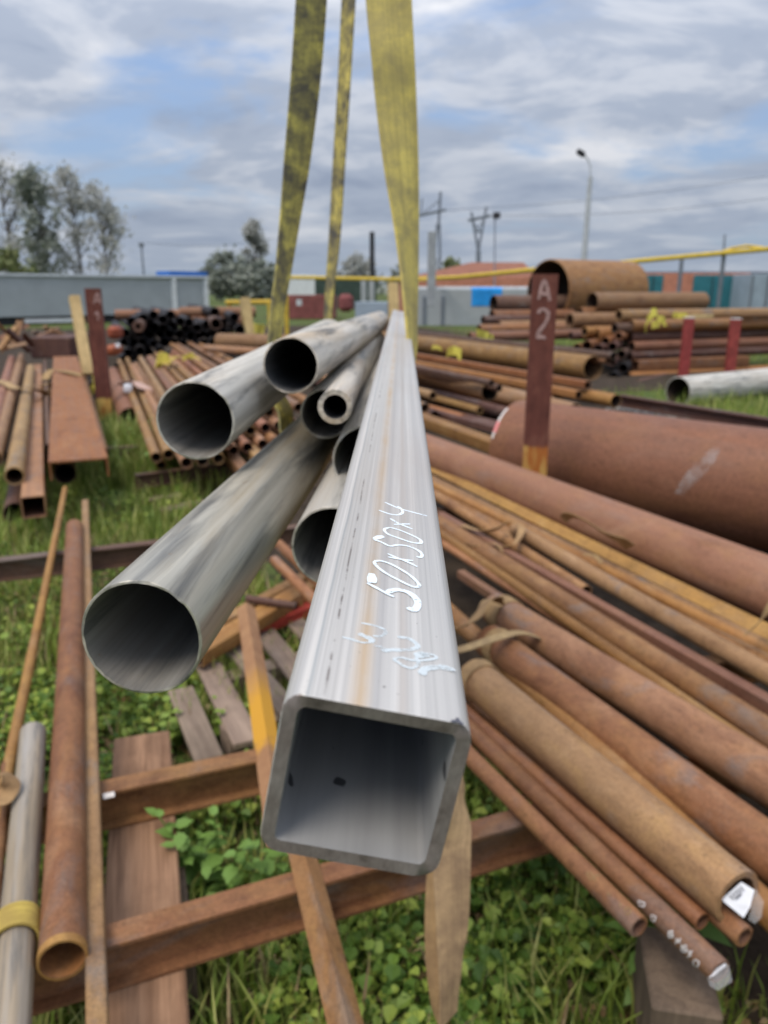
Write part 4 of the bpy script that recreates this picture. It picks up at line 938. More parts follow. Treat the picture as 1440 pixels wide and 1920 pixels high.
# strap collars, knots and loose ends on the rack
def collar(label, o, z, w, r, mat='tie', th=0.004, tilt=0.0, cat='strap'):
    """a band of webbing round a pipe at a distance z along it"""
    Mx = o.matrix_world; rows = []
    for i in range(25):
        a = 2 * math.pi * i / 24; rr = r + 0.003 + 0.0015 * math.sin(3 * a)
        off = tilt * math.sin(a)
        rows.append((Mx @ Vector((rr * math.cos(a), rr * math.sin(a), z - w / 2 + off)), Mx @ Vector((rr * math.cos(a), rr * math.sin(a), z + w / 2 + off))))
    b_ = ribbon('strap_collar', rows, M[mat], th, sub=2); tag(b_, label, cat, 'strap bands tied round pipes'); return b_
def strap(label, pts, w, mat='tie', th=0.003, name='tie_strap', tw=None, cat='strap', group=None):
    """loose webbing through photo points at given heights; side vectors may twist"""
    P = [G(x, y, h) for x, y, h in pts]; rows = []
    for i, p in enumerate(P):
        t = (P[min(i + 1, len(P) - 1)] - P[max(i - 1, 0)]).normalized(); up = Vector((0, 0, 1)); side = t.cross(up).normalized() if abs(t.z) < 0.98 else Vector((1, 0, 0))
        a = (tw[min(i, len(tw) - 1)] if tw else 0.0); nn = side.cross(t); s_ = side * math.cos(a) + nn * math.sin(a); rows.append((p - s_ * w / 2, p + s_ * w / 2))
    o = ribbon(name, rows, M[mat], th); tag(o, label, cat, group); return o
o7 = [o for o in bpy.data.objects if o.get('label', '').startswith('thick smooth tan')][0]
o6 = R6
L7 = max(v.co.z for v in o7.data.vertices); L6 = max(v.co.z for v in o6.data.vertices)
collar('brown webbing collar round the far end of the smooth tan pipe', o7, L7 - 0.06, 0.060, 0.058, 'tie')
collar('brown webbing band round the far end of the thick orange-brown pipe', o6, L6 - 0.07, 0.045, 0.055, 'tie', tilt=0.015)
collar('brown webbing band round the far end of the tagged thick pipe', R4, max(v.co.z for v in R4.data.vertices) - 0.03, 0.04, 0.054, 'tie')
strap('flat strap crossing from the square tube to the tied thick pipes', [(835, 1225, .43), (880, 1213, .452), (930, 1196, .458), (975, 1186, .44), (1010, 1195, .41)], 0.035, 'tie_tan')
strap('strap tail curling behind the tied thick pipes', [(835, 1175, .40), (862, 1176, .43), (890, 1160, .46), (908, 1136, .48), (925, 1122, .47), (945, 1135, .45)], 0.075, 'tie', tw=[.3, .2, .5, .8, .4])
strap('knotted strap on the medium pipe and its neighbours', [(868, 985, .39), (900, 995, .41), (930, 992, .43), (955, 978, .455), (978, 990, .44), (965, 1020, .41), (940, 1025, .385)], 0.032, 'tie', tw=[0, .3, .7, .4, .0, -.6, -.3])
strap('short loop of strap below the knot', [(870, 1015, .37), (895, 1025, .385), (925, 1018, .40), (945, 1035, .38)], 0.024, 'tie', tw=[.2, .6, .2, .4])
strap('curved stiff strap lying against the thick brown pipe', [(1056, 974, .50), (1066, 966, .535), (1085, 970, .545), (1110, 984, .53), (1140, 1004, .52), (1165, 1013, .51), (1182, 1026, .47)], 0.042, 'tie', tw=[.9, .7, .6, .7, .8, .8])
strap('greenish strap pulled tight at the right edge of the rack', [(1395, 1192, .43), (1420, 1170, .47), (1450, 1130, .55), (1500, 1070, .62)], 0.04, 'tie', tw=[.6, .3, .3, .3])
strap('frayed strap scrap on the medium pipe', [(1095, 1040, .43), (1115, 1042, .437), (1128, 1056, .425)], 0.018, 'tie')

# ================================================================== left part of the near rack
GLft = 'long bars on the left half of the near rack'
LB = rack_pipe('thick brown pipe with a yellowish open rim, near the left edge', (117, 1800), (140, 988), 0.360, 0.079, 0.004, 'rust', 0, 0.0, group=GLft)
LG = rack_pipe('grey galvanised pipe at the left edge with a yellow strap band', (12, 1990), (62, 1374), 0.357, 0.064, 0.004, 'galv', 0.1, 0.0, 'galvanised_pipe', GLft)
rack_bar('thin orange-brown bar right of the thick brown pipe', (183, 1920), (160, 942), 0.337, 0.034, 0.034, 'rust_tan', 0.2, 0.0, hollow_=True)
rack_pipe('thin orange rod slanting from the left edge to the back', (5, 1490), (122, 916), 0.338, 0.030, 0.003, 'rust_orange', 0.5, 0.0, group=GLft)
rack_pipe('thin brown rod at the very left edge under the strap knot', (-12, 1700), (8, 1480), 0.337, 0.026, 0.003, 'rust', 0.3, 0.1, group=GLft)
LB.data.materials[1] = M['rust_yellow']
rb = pipe('yellow_rim', LB.matrix_world @ Vector((0, 0, -.001)), LB.matrix_world @ Vector((0, 0, .016)), .0815, .0045, M['rust_yellow'], seg=36); bpy.context.view_layer.update(); adopt(rb, LB)
zg = max(v.co.z for v in LG.data.vertices); bpy.context.view_layer.update()
def z_at(o, px_, r): return (o.matrix_world.inverted() @ surf_pt(o, px_, r)[0]).z
collar('yellow-brown strap band round the grey galvanised pipe', LG, z_at(LG, (36, 1720), .032), 0.055, 0.034, 'tie_yellow', 0.005, 0.006)
strap('yellow-brown strap knot at the left edge', [(-30, 1470, .41), (-8, 1455, .43), (10, 1452, .43), (20, 1470, .415), (8, 1490, .40), (-20, 1500, .40)], 0.05, 'tie', tw=[.2, .4, .6, .9, .4, .2])
# yellow angle and loose bars between the beams
def loose(label, p0, h0, p1, h1, w, mat, kind='angle', ext1=0.0, roll=0.0):
    a, b = G(*p0, h0), G(*p1, h1); b = b + (b - a).normalized() * ext1
    o = extrude('steel_angle', a, b, angle_loop(w, 0.005), M[mat], roll) if kind == 'angle' else square_pipe('square_tube', a, b, w, w, 0.004, M[mat], roll); tag(o, label, 'angle bar' if kind == 'angle' else 'square tube'); return o
def yellow_bar_mat():
    b = NB('half_painted_angle'); z = b.sep(b.obj)[2]; n_ = b.noise(b.co, 14, 5, 0.6)
    rustc = b.ramp(n_, [(0.3, (0.27, 0.125, 0.06)), (0.7, (0.42, 0.23, 0.11))])
    e = b.math('ADD', z, b.math('MULTIPLY', n_, 0.25)); f = b.math('MULTIPLY', b.ramp(e, [(0.44, 0.0), (0.50, 1.0)]), b.ramp(e, [(0.70, 1.0), (0.92, 0.0)]))
    return b.out(b.mix(f, rustc, (0.62, 0.31, 0.03)), 0.7, 0, 0.35)
M['half_yellow'] = yellow_bar_mat()
loose('rusty angle bar with a yellow-painted stretch behind the square tube', (528, 1560), 0.345, (461, 1128), 0.36, 0.046, 'half_yellow')
loose('bare brown angle bar slanting out of the bottom edge', (668, 1975), 0.352, (566, 1580), 0.352, 0.040, 'rust', ext1=0.25)
# pallet on the ground behind
pl = empty('wooden_pallet', G(470, 1250, 0)); tag(pl, 'broken grey wooden pallet lying in the grass behind the second beam', 'pallet'); bpy.context.view_layer.update()
def slat(p0, p1, h, w, th, name='slat'):
    a, b = G(*p0, h), G(*p1, h); d = (b - a).normalized(); c_ = (a + b) / 2
    adopt(box(name, Vector((c_.x, c_.y, h - th / 2)), (w, (b - a).length, th), M['pallet'], math.atan2(-d.x, d.y), rot=(random.uniform(-.03, .03), random.uniform(-.03, .03), math.atan2(-d.x, d.y)), bevel=0.003), pl)
for p0, p1, w in (((390, 1246), (464, 1385), 0.088), ((432, 1204), (556, 1345), 0.078), ((490, 1178), (600, 1308), 0.085), ((546, 1154), (650, 1262), 0.080), ((338, 1290), (392, 1420), 0.085), ((600, 1136), (700, 1230), 0.08)):
    slat(p0, p1, 0.135, w, 0.022)
slat((395, 1272), (660, 1206), 0.112, 0.075, 0.09, 'bearer'); slat((345, 1210), (620, 1142), 0.112, 0.075, 0.09, 'bearer'); slat((420, 1372), (660, 1290), 0.112, 0.075, 0.09, 'bearer')
GQ = 'rusty bars lying across the pallet'
for lab, p0, p1, h, w, m in (('rusty square tube lying across the pallet, farther one', (385, 1190), (585, 1078), 0.19, 0.055, 'rust'), ('rusty square tube lying across the pallet, nearer one', (370, 1235), (592, 1100), 0.19, 0.055, 'rust_orange'), ('rusty square tube on the pallet, in the middle of the three', (378, 1212), (560, 1105), 0.20, 0.040, 'rust_orange')):
    a, b = G(*p0, h), G(*p1, h); o = square_pipe('square_tube', a, b, w, w, 0.004, M[m]); tag(o, lab, 'square tube', GQ)
a, b = G(478, 1172, .165), G(640, 1110, .165); tag(extrude('red_bar', a, b, channel_loop(0.06, 0.04, 0.006), M['red_bar']), 'red-painted bar lying on the pallet beside the square tube', 'bar')
a, b = G(462, 1122, .24), G(556, 1136, .235); tag(pipe('rusty_pipe', a, b, 0.03, 0.003, M['rust_dark']), 'short dark pipe lying across the rusty tubes on the pallet', 'pipe')
for lab, p0, p1 in (('short orange offcut in the soil below the large lifted pipe, longer one', (195, 1300), (262, 1296)), ('short orange offcut in the soil below the large lifted pipe, nearer one', (210, 1312), (258, 1322))):
    a, b = G(*p0, .05), G(*p1, .05); tag(pipe('pipe_offcut', a, b, 0.035, 0.003, M['rust_orange']), lab, 'pipe')

ORD = ('leftmost', 'second from the left', 'third from the left', 'fourth from the left', 'fifth from the left', 'sixth from the left', 'seventh from the left', 'eighth from the left', 'ninth from the left', 'tenth from the left', 'eleventh from the left', 'twelfth from the left', 'thirteenth from the left', 'rightmost')
# ================================================================== left rear pile
GL2 = 'rusty sections in the left rear pile'
def pile_px(label, p0, p1, h, d, wall, mat, group=GL2, seg=24, name='rusty_pipe', ext1=0.0):
    a, b = G(*p0, h), G(*p1, h); v = (b - a).normalized(); o = pipe(name, a, b + v * ext1, d, wall, M[mat], seg=seg, oval=0.004, chamfer=0.02); tag(o, label, 'pipe', group); return o
a, b = G(147, 862, .47), G(122, 668, .47)
tag(extrude('steel_channel', a, b, channel_loop(0.335, 0.115, 0.011), M['rust_orange']), 'wide upturned orange-brown channel in the left rear pile', 'channel', GL2)
a, b = G(63, 951, .285), G(71, 690, .285)
tag(square_pipe('square_tube', a, b, 0.125, 0.125, 0.006, M['rust_tan'], rad=.012), 'rusty square tube with black mouth, nearest in the left rear pile', 'square tube', GL2)
pile_px('rusty round pipe left of the square tube in the left rear pile', (27, 893), (58, 690), 0.39, 0.112, 0.008, 'rust_tan')
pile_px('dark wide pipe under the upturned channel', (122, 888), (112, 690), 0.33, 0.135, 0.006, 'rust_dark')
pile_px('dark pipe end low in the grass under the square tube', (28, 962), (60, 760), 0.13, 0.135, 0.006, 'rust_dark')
pile_px('pink-brown pipe at the left edge of the left rear pile', (-32, 870), (22, 672), 0.42, 0.105, 0.006, 'rust_pink')
pile_px('second pink-brown pipe in from the left edge of the left rear pile', (-12, 858), (40, 668), 0.40, 0.10, 0.006, 'rust_pink')
pile_px('grey-brown pipe in the gap of the left rear pile', (-2, 845), (44, 680), 0.30, 0.09, 0.005, 'rust_pink')
pile_px('slim pipe beside the wide channel, right flank of the pile', (196, 846), (150, 680), 0.40, 0.05, 0.004, 'rust')
pile_px('slim pipe between the square tube and the channel', (92, 838), (84, 676), 0.36, 0.05, 0.004, 'rust_dark')
beam('beam carrying the left rear pile', (-20, 850), (210, 838), 0.22, 1.0, 0.2, 'rust_dark')
beam('farther beam carrying the left rear pile', (20, 722), (170, 716), 0.22, 1.0, 0.3, 'rust_dark')
strap('tan strap tied across the pipes of the left rear pile', [(-20, 712, .50), (5, 716, .50), (30, 728, .47), (50, 726, .50), (75, 732, .44), (92, 742, .36)], 0.10, 'tie_tan', .006)
strap('tan strap tied across the wide channel', [(84, 712, .42), (96, 694, .50), (120, 696, .492), (146, 702, .492), (160, 712, .42)], 0.09, 'tie', .006)
strap('tan strap end knotted between the square tube and the channel', [(66, 722, .46), (80, 726, .47), (90, 718, .48), (96, 730, .42), (86, 742, .38)], 0.07, 'tie_tan', .005, tw=[.2, .6, .2, .8, .3])

# scrap heap behind it
GS = 'rusty scrap offcuts behind the left rear pile'
sc = [((-6, 632), (50, 606), 12), ((2, 655), (34, 612), 11.5), ((14, 618), (60, 660), 11.5), ((28, 650), (40, 604), 12), ((-8, 610), (26, 640), 12.5), ((38, 628), (58, 650), 11), ((10, 648), (50, 640), 11.2)]
for i, (p, q, Z) in enumerate(sc):
    o = extrude('scrap_angle', W(*p, Z), W(*q, Z + .5), angle_loop(0.075, 0.008), M[('rust_pink', 'rust', 'rust_dark')[i % 3]], roll=i); tag(o, 'rusty angle offcut in the tangled scrap heap at the left edge', 'scrap', GS)
sc = [((70, 632), (110, 616), 13), ((74, 640), (124, 628), 13.3), ((96, 618), (128, 634), 13), ((62, 622), (92, 634), 13.2), ((84, 612), (104, 634), 13.4)]
for i, (p, q, Z) in enumerate(sc):
    o = extrude('scrap_batten', W(*p, Z), W(*q, Z + .3), round_rect(.08, .045, .006, 1), M[('rust_tan', 'pallet')[i % 2]], roll=i * .7); tag(o, 'pale scrap batten piled under the grey shed', 'scrap', 'pale scrap pieces under the grey shed')
o = wall_box('shade_infill', 58, 134, 634, 672, 12.6, 0.9, M['rust_dark'], 'dark trough below the pale scrap', 'infill')  # solid dark box added to stand for the shaded gap
for lab, x0, x1, y0, y1, Z in (('orange steel block beside the dark pipe heap, upper one', 200, 221, 613, 636, 12.3), ('orange steel block beside the dark pipe heap, lower one', 196, 219, 648, 667, 11.8)):
    o = wall_box('orange_block', x0, x1, y0, y1, Z, 0.35, M['orange_paint'], lab, 'steel block', bevel=0.05, group='orange-painted steel blocks')
tag(box('paper_scrap', W(221, 648, 11.6), (0.07, 0.02, 0.06), M['tag_white'], bevel=.008), 'small white scrap on the lower orange block', 'scrap')

# ================================================================== dark heap of pipes, mouths to the camera
GD = 'black-mouthed pipes of the dark heap'
def end_pipe(label, px_, Z, d, az, Ln, mat, group, wall=None, name='steel_pipe', up=0.0, seg=20):
    a = W(*px_, Z); b = a + azdir(az, up) * Ln; o = pipe(name, a, b, d, wall or max(.006, d * .05), M[mat], seg=seg, chamfer=0.02); tag(o, label, 'pipe', group); return o
random.seed(21)
dark_top = [(222, 655), (236, 622), (247, 600), (268, 594), (288, 588), (306, 596), (320, 588), (338, 600), (354, 602), (370, 612), (388, 606), (403, 582), (418, 602), (440, 592), (450, 615)]
def top_y(x):
    for (x0, y0), (x1, y1) in zip(dark_top, dark_top[1:]):
        if x0 <= x <= x1: return y0 + (y1 - y0) * (x - x0) / (x1 - x0)
    return 600
row = 0; y = 690
while y > 580:
    x = 222 + (row % 2) * 9
    while x < 450:
        yy = y + random.uniform(-3, 3); xx = x + random.uniform(-2.5, 2.5)
        if yy > top_y(x) + 6 and not (yy > 650 + 0.0 and xx > 310) and not (yy > 668 and xx > 262):
            Z = 13.6 + random.uniform(-.3, .5) + (690 - yy) * .012; d = random.choice((.165, .175, .185, .155))
            end_pipe('open pipe end in the black heap behind the red-brown post', (xx, yy), Z, d, -17 + random.uniform(-4, 4), 4.0, 'black_pipe', GD, .012, 'dark_pipe')
        x += 19
    y -= 15.5; row += 1
for k_, (x, y) in enumerate(dark_top[1:]):
    end_pipe('black pipe end ' + ORD[k_] + ' in the top row of the black heap', (x, y + 3), 13.9 + random.uniform(0, .5), .18, -17 + random.uniform(-5, 5), 4.0, 'black_pipe', 'top row of the dark heap', .014, 'dark_pipe')
end_pipe('grey-rimmed narrow-bored pipe in the middle of the black heap', (259, 612), 13.3, .20, -14, 3, 'rust_dark', GD, .055, 'dark_pipe')
end_pipe('grey-rimmed pipe at the right of the black heap', (405, 607), 13.3, .21, -14, 3, 'rust_dark', GD, .02, 'dark_pipe')
for i, (p, L_, d, lab) in enumerate((((338, 586), 1.5, .22, 'rusty pipe lying on top of the dark heap, farthest one'), ((360, 603), 1.2, .20, 'rusty pipe lying on top of the dark heap, nearest one'), ((343, 610), .7, .14, 'short rusty pipe lying on top of the dark heap'), ((216, 590), 2.2, .20, 'pale rusty pipe behind the dark heap, under the shed wall'))):
    end_pipe(lab, p, 15.5, d, 78, L_, 'rust_pink', 'rusty pipes lying across the dark heap')
end_pipe('pale rusty pipe on the ground at the right of the dark heap', (410, 640), 12.5, .26, 112, 1.6, 'rust_pink', 'pipes right of the dark heap')
end_pipe('slim tan pipe slanting below the dark heap', (385, 653), 11.2, .11, 128, 1.4, 'rust_tan', 'pipes right of the dark heap')

# ================================================================== middle pile, running back to the left
GM = 'rusty pipes of the middle pile'
def az_pipe(label, near, h, d, az, Ln, mat, group=GM, wall=.005, square=False, name='rusty_pipe', rise=0.0, seg=22):
    a = G(*near, h); b = a + azdir(az, rise) * Ln
    if square: o = square_pipe('square_tube', a, b, d, d, wall, M[mat])
    else: o = pipe(name, a, b, d, wall, M[mat], seg=seg, chamfer=0.02, oval=.004)
    tag(o, label, 'square tube' if square else 'pipe', group); return o
pile_px('brick-coloured pipe with a pink cloth wrap, left one of the pair', (293, 858), (224, 677), 0.30, 0.080, 0.005, 'rust', GM)
pile_px('brick-coloured pipe with a pink cloth wrap, right one of the pair', (316, 852), (239, 674), 0.30, 0.080, 0.005, 'rust', GM)
pile_px('rusty slim pipe under the brick-coloured pair', (302, 872), (231, 684), 0.22, 0.07, 0.005, 'rust_orange', GM)
pile_px('wide grey pipe on the ground with grass growing in its mouth', (245, 786), (213, 703), 0.13, 0.255, 0.010, 'rust_pink', None, 32)
AZM = -20
mids = [((505, 773), .50, .085, 8.5), ((533, 768), .50, .085, 8.3), ((560, 764), .50, .085, 8.6), ((588, 760), .50, .085, 8.0), ((498, 802), .42, .083, 8.2), ((523, 798), .42, .083, 8.8), ((470, 808), .42, .083, 8.0), ((550, 795), .42, .083, 8.4), ((493, 833), .34, .083, 8.3), ((517, 829), .34, .083, 8.6), ((464, 839), .34, .083, 8.0), ((543, 824), .34, .083, 8.1), ((425, 832), .42, .083, 7.6), ((395, 836), .42, .083, 7.5), ((366, 842), .42, .083, 7.6), ((410, 860), .34, .083, 7.4), ((380, 864), .34, .083, 7.5), ((350, 868), .34, .083, 7.2), ((437, 815), .42, .083, 7.9), ((408, 822), .42, .083, 7.4), ((438, 845), .34, .083, 7.7)]
ml = 'open-ended rusty pipe in the middle pile, under the leftmost lifted pipe'
LAY = {.50: 'top', .42: 'middle', .34: 'bottom'}
for i, (p, h, d, L_) in enumerate(mids):
    rk = sum(1 for q in mids if q[1] == h and q[0][0] < p[0])
    az_pipe('rusty pipe end ' + ORD[rk] + ' in the ' + LAY[h] + ' layer of the middle pile', p, h, d, AZM + random.uniform(-.5, .5), L_, ('rust', 'rust_pink', 'rust_tan')[i % 3])
az_pipe('rusty square tube at the foot of the middle pile, farther one', (505, 882), .27, .085, AZM, 5.0, 'rust_tan', GM, .005, True)
az_pipe('rusty square tube at the foot of the middle pile, nearer one', (478, 912), .24, .085, AZM, 5.0, 'rust_tan', GM, .005, True)
beam('beam under the near ends of the middle pile', (330, 880), (560, 850), 0.19, 0.3, 0.6, 'rust_dark')

def rag(label, px_, Z, size, mat='rag_yellow', n=2, group='yellow strap ends tied on far piles'):
    """a crumpled strap tail: short ribbon with bends"""
    c_ = W(*px_, Z); rows = []
    p = Vector((0, 0, 0)); d = Vector((random.uniform(.3, 1) * random.choice((-1, 1)), random.uniform(-.6, .2), random.uniform(-.1, .5)))
    for i in range(7):
        s_ = Vector((random.uniform(-.3, .3), random.uniform(-.3, .3), 1)).normalized() * size * .22
        rows.append((c_ + p - s_, c_ + p + s_)); p = p + d.normalized() * size * .22
        d = d + Vector((random.uniform(-.8, .8), random.uniform(-.6, .6), random.uniform(-1.0, .5)))
    o = ribbon('strap_tail', rows, M[mat], .006, sub=3); tag(o, label, 'strap', group)
rag('yellow strap tail on the middle pile, left of the leftmost lifted pipe', (318, 676), 10.2, .34)
rag('small yellow strap tail at the right end of the same tie', (364, 667), 10.4, .16)
strap('yellow and tan strap tied over the middle pile', [(310, 683, .52), (325, 671, .56), (345, 668, .57), (362, 668, .56), (372, 676, .52)], 0.09, 'tie_yellow', .006)
rag('yellow strap tail beyond the pipe tips left of the left strap', (496, 618), 17, .5)
rag('pale yellow strap tail at the foot of the leaning stake', (174, 712), 9.3, .24)
strap('pink cloth wrapped round the brick-coloured pair', [(228, 722, .34), (244, 716, .40), (258, 718, .40), (272, 728, .39), (288, 738, .33)], 0.16, 'rag_pink', .012, name='cloth_wrap', tw=[.3, .1, .3, .2, .5], cat='cloth')
tag(box('cloth_knot', G(240, 728, .38), (.10, .08, .10), M['tag_white'], .4, bevel=.035, segs=2), 'white knot of the cloth round the brick-coloured pair', 'cloth')

# ================================================================== right side: drum, front pile, far stacks
a, b = G(1030, 757, .712), G(1440, 805, .712); v = (b - a).normalized(); dz = Vector((0, 0, -.337)); sh_ = Vector((v.y, -v.x, 0)); sh_ = sh_ if sh_.y > 0 else -sh_
a = a + dz - v * 0.24; b = b + dz + v * 3.5; a.z = b.z = .375
dr = pipe('large_pipe', a, b, 0.674, 0.012, M['drum_rust'], seg=72, rings=4, chamfer=0.006); tag(dr, 'huge smooth red-brown pipe lying behind the marker post', 'pipe'); bpy.context.view_layer.update()
def patch(name, label, corners, r, mat, parent_tag=None):
    P = [surf_pt(dr, p, r)[0] for p in corners]; c_ = sum(P, Vector()) / len(P); k = len(P)
    o = mesh_obj(name, [p - c_ for p in P], [tuple(range(k))], M[mat], smooth=False, loc=c_); adopt(o, dr); return o
def smear():
    n = 14; V = []; F = []
    for i in range(n + 1):
        t = i / n; x = 1345 - 72 * t; y = 838 + 88 * t; w = (16 + 22 * math.sin(math.pi * t)) * (0.85 + .3 * random.random())
        for sx in (-.5, .5): V.append(surf_pt(dr, (x + sx * w, y + 2 * random.uniform(-1, 1)), .3382)[0])
    for i in range(n): F.append((2 * i, 2 * i + 1, 2 * i + 3, 2 * i + 2))
    adopt(mesh_obj('chalk_smear', V, F, M['smear'], smooth=True), dr)
def smear_mat():
    b = NB('chalk_smear'); n_ = b.noise(b.map(b.co, (1, 1, 1)), 11, 5, 0.7)
    b.out((0.50, 0.40, 0.36), 0.9, 0, .2); a_ = b.ramp(n_, [(0.35, 0.0), (0.65, 0.55)]); b.l.new(a_, b.b.inputs['Alpha']); return b.m
M['smear'] = smear_mat(); smear()
rim = dr.matrix_world
def rim_patch(name, a0, a1, mat, r0=.3375, w=.05):
    V = []; F = []
    for i in range(7):
        a = math.radians(a0 + (a1 - a0) * i / 6)
        for z in (.004, w): V.append(rim @ Vector(((r0 + .0015) * math.cos(a), (r0 + .0015) * math.sin(a), z)))
    for i in range(6): F.append((2 * i, 2 * i + 1, 2 * i + 3, 2 * i + 2))
    adopt(mesh_obj(name, V, F, M[mat]), dr)
inv = dr.matrix_world.inverted()
for nm, p0, p1, mt, w in (('pale_rim_mark', (1000, 772), (950, 826), 'chalk', .02), ('pink_rim_mark', (972, 796), (958, 815), 'pink_paint', .03), ('paper_label', (941, 872), (966, 880), 'tag_white', .10)):
    aa = [math.degrees(math.atan2(*(lambda q: (q.y, q.x))(inv @ surf_pt(dr, p, .337)[0]))) for p in (p0, p1)]
    rim_patch(nm, aa[0], aa[1], mt, w=w)

GF = 'rusty pipes of the pile behind the marker post'
AF = -24
az_pipe('widest rusty pipe of the pile behind the marker post, mouth to the right', (1112, 690), .50, .31, AF, 6.5, 'rust', GF, .012, seg=32)
az_pipe('thin dark pipe along the top of the pile behind the marker post', (1150, 668), .66, .10, AF, 7.5, 'rust_dark', GF)
az_pipe('thin tan pipe along the top of the pile behind the marker post', (1140, 676), .60, .09, AF, 7.5, 'rust_tan', GF)
az_pipe('orange square tube under the widest pipe of that pile, upper one', (1102, 722), .36, .09, AF, 7, 'rust_orange', GF, .005, True)
az_pipe('orange square tube under the widest pipe of that pile, lower one', (1085, 740), .29, .09, AF, 7, 'rust_yellow', GF, .005, True)
az_pipe('medium pipe with a dark mouth left of the marker post', (918, 735), .40, .20, AF + 6, 4.5, 'rust_pink', GF, .010, seg=28)
az_pipe('medium pipe running behind the marker post to the right', (1078, 775), .28, .20, AF + 4, 4.5, 'rust_pink', GF, .010, seg=28)
az_pipe('small pipe with a black mouth right of the marker post', (1155, 752), .22, .16, AF, 5, 'rust_orange', GF, .008)
az_pipe('pipe mouth just right of the square tube, lower one', (797, 765), .30, .11, AF, 3.5, 'rust_tan', GF, .010)
az_pipe('pipe mouth just right of the square tube, upper one', (812, 742), .37, .10, AF, 3.5, 'rust_tan', GF, .010)
az_pipe('small pipe mouth resting on the medium pipe left of the post', (922, 718), .53, .07, AF, 3.0, 'rust_dark', GF, .008)
az_pipe('small dark pipe mouth beside the medium one left of the post', (936, 728), .46, .08, AF, 3.0, 'rust_dark', GF, .008)
a, b = G(940, 842, .27), G(800, 790, .27); tag(square_pipe('square_tube', a, b + (b - a).normalized() * 1.5, .14, .10, .006, M['rust_orange']), 'bright orange-rusted box section in the shade behind the brown pipe', 'square tube')
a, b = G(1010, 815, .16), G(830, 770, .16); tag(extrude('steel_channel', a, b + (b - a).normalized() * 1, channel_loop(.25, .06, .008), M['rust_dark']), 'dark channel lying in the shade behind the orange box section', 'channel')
rag('yellow strap tail drooping on the pile, right of the square tube', (838, 662), 12.2, .34); rag('second yellow strap tail left of the marker post', (900, 640), 13.0, .36); rag('third yellow strap tail close to the marker post', (925, 634), 12.8, .30); rag('tiny yellow strap tail nearest the square tube', (810, 652), 13.0, .14)

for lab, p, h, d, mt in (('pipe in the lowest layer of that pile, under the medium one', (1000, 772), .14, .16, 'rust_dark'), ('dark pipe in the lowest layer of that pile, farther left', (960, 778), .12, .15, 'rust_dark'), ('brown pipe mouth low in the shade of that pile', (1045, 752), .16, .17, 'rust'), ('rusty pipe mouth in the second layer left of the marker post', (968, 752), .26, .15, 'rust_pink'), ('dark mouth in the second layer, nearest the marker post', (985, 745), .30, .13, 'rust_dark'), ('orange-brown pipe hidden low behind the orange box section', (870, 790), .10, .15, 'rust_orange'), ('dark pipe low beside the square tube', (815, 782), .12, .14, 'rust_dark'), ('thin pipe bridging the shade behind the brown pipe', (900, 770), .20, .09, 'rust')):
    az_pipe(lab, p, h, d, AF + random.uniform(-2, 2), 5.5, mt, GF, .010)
GB2 = 'rusty pipes of the far right stacks'
AR = 68
stack = [((1027, 546), 17.0, 1.36, 2.5, 'rust', 'very large rusty pipe on top of the far right stack', .03),
 ((1110, 567), 15.0, .38, 2.8, 'rust_pink', 'long pinkish pipe lying in front of the very large one', .012),
 ((925, 570), 16.5, .37, 2.0, 'rust_dark', 'rusty pipe with a dark mouth left of the marker post top', .012),
 ((922, 594), 16.0, .27, 2.0, 'rust', 'rusty pipe under the dark-mouthed one left of the marker post', .012),
 ((905, 600), 15.6, .17, 1.4, 'rust_dark', 'small dark pipe lowest left of the marker post', .01),
 ((935, 612), 15.5, .22, 2.2, 'rust_pink', 'pinkish pipe at ground level left of the marker post', .01),
 ((1068, 601), 14.6, .29, 3.0, 'rust_tan', 'tan-rimmed pipe mouth right of the marker post letters', .03),
 ((1088, 586), 15.0, .20, 2.5, 'rust', 'pipe mouth between the tan-rimmed one and the long pinkish pipe', .015),
 ((1096, 622), 14.2, .20, 3.0, 'rust_orange', 'orange-rimmed pipe mouth below the tan-rimmed one', .02),
 ((1118, 627), 14.2, .24, 3.0, 'rust_orange', 'ochre-rimmed pipe mouth in the far right stack', .03),
 ((1070, 630), 14.4, .16, 3.0, 'rust_dark', 'small dark pipe mouth beside the marker post', .012),
 ((1160, 592), 14.0, .22, 4.2, 'rust_tan', 'tan pipe on top of the railed stack', .02),
 ((1152, 616), 13.8, .19, 4.5, 'rust_dark', 'dark pipe mouth at the left end of the railed stack', .012),
 ((1182, 611), 13.9, .22, 6.0, 'rust', 'rusty pipe along the top edge of the railed stack', .012),
 ((1180, 632), 14.0, .20, 6.0, 'rust_dark', 'shaded pipe second from the top of the railed stack', .012),
 ((1184, 650), 13.9, .19, 6.0, 'rust_pink', 'pinkish pipe third from the top of the railed stack', .012),
 ((1180, 667), 13.9, .17, 6.0, 'rust_dark', 'dark pipe fourth from the top of the railed stack', .012),
 ((1176, 706), 13.6, .16, 6.0, 'rust_orange', 'lowest rusty pipe of the railed stack', .012),
 ((1148, 650), 13.5, .17, 3.0, 'rust_dark', None, .012), ((1165, 664), 13.5, .16, 3.0, 'rust_dark', None, .012), ((1146, 676), 13.4, .18, 3.0, 'rust_dark', None, .012), ((1168, 690), 13.4, .18, 3.0, 'black_pipe', None, .012), ((1150, 708), 13.3, .20, 3.0, 'black_pipe', None, .014), ((1168, 728), 13.0, .22, 3.0, 'black_pipe', None, .014)]
JN = {(1148, 650): 'top left', (1165, 664): 'top right', (1146, 676): 'middle left', (1168, 690): 'middle right', (1150, 708): 'bottom left', (1168, 728): 'bottom right'}
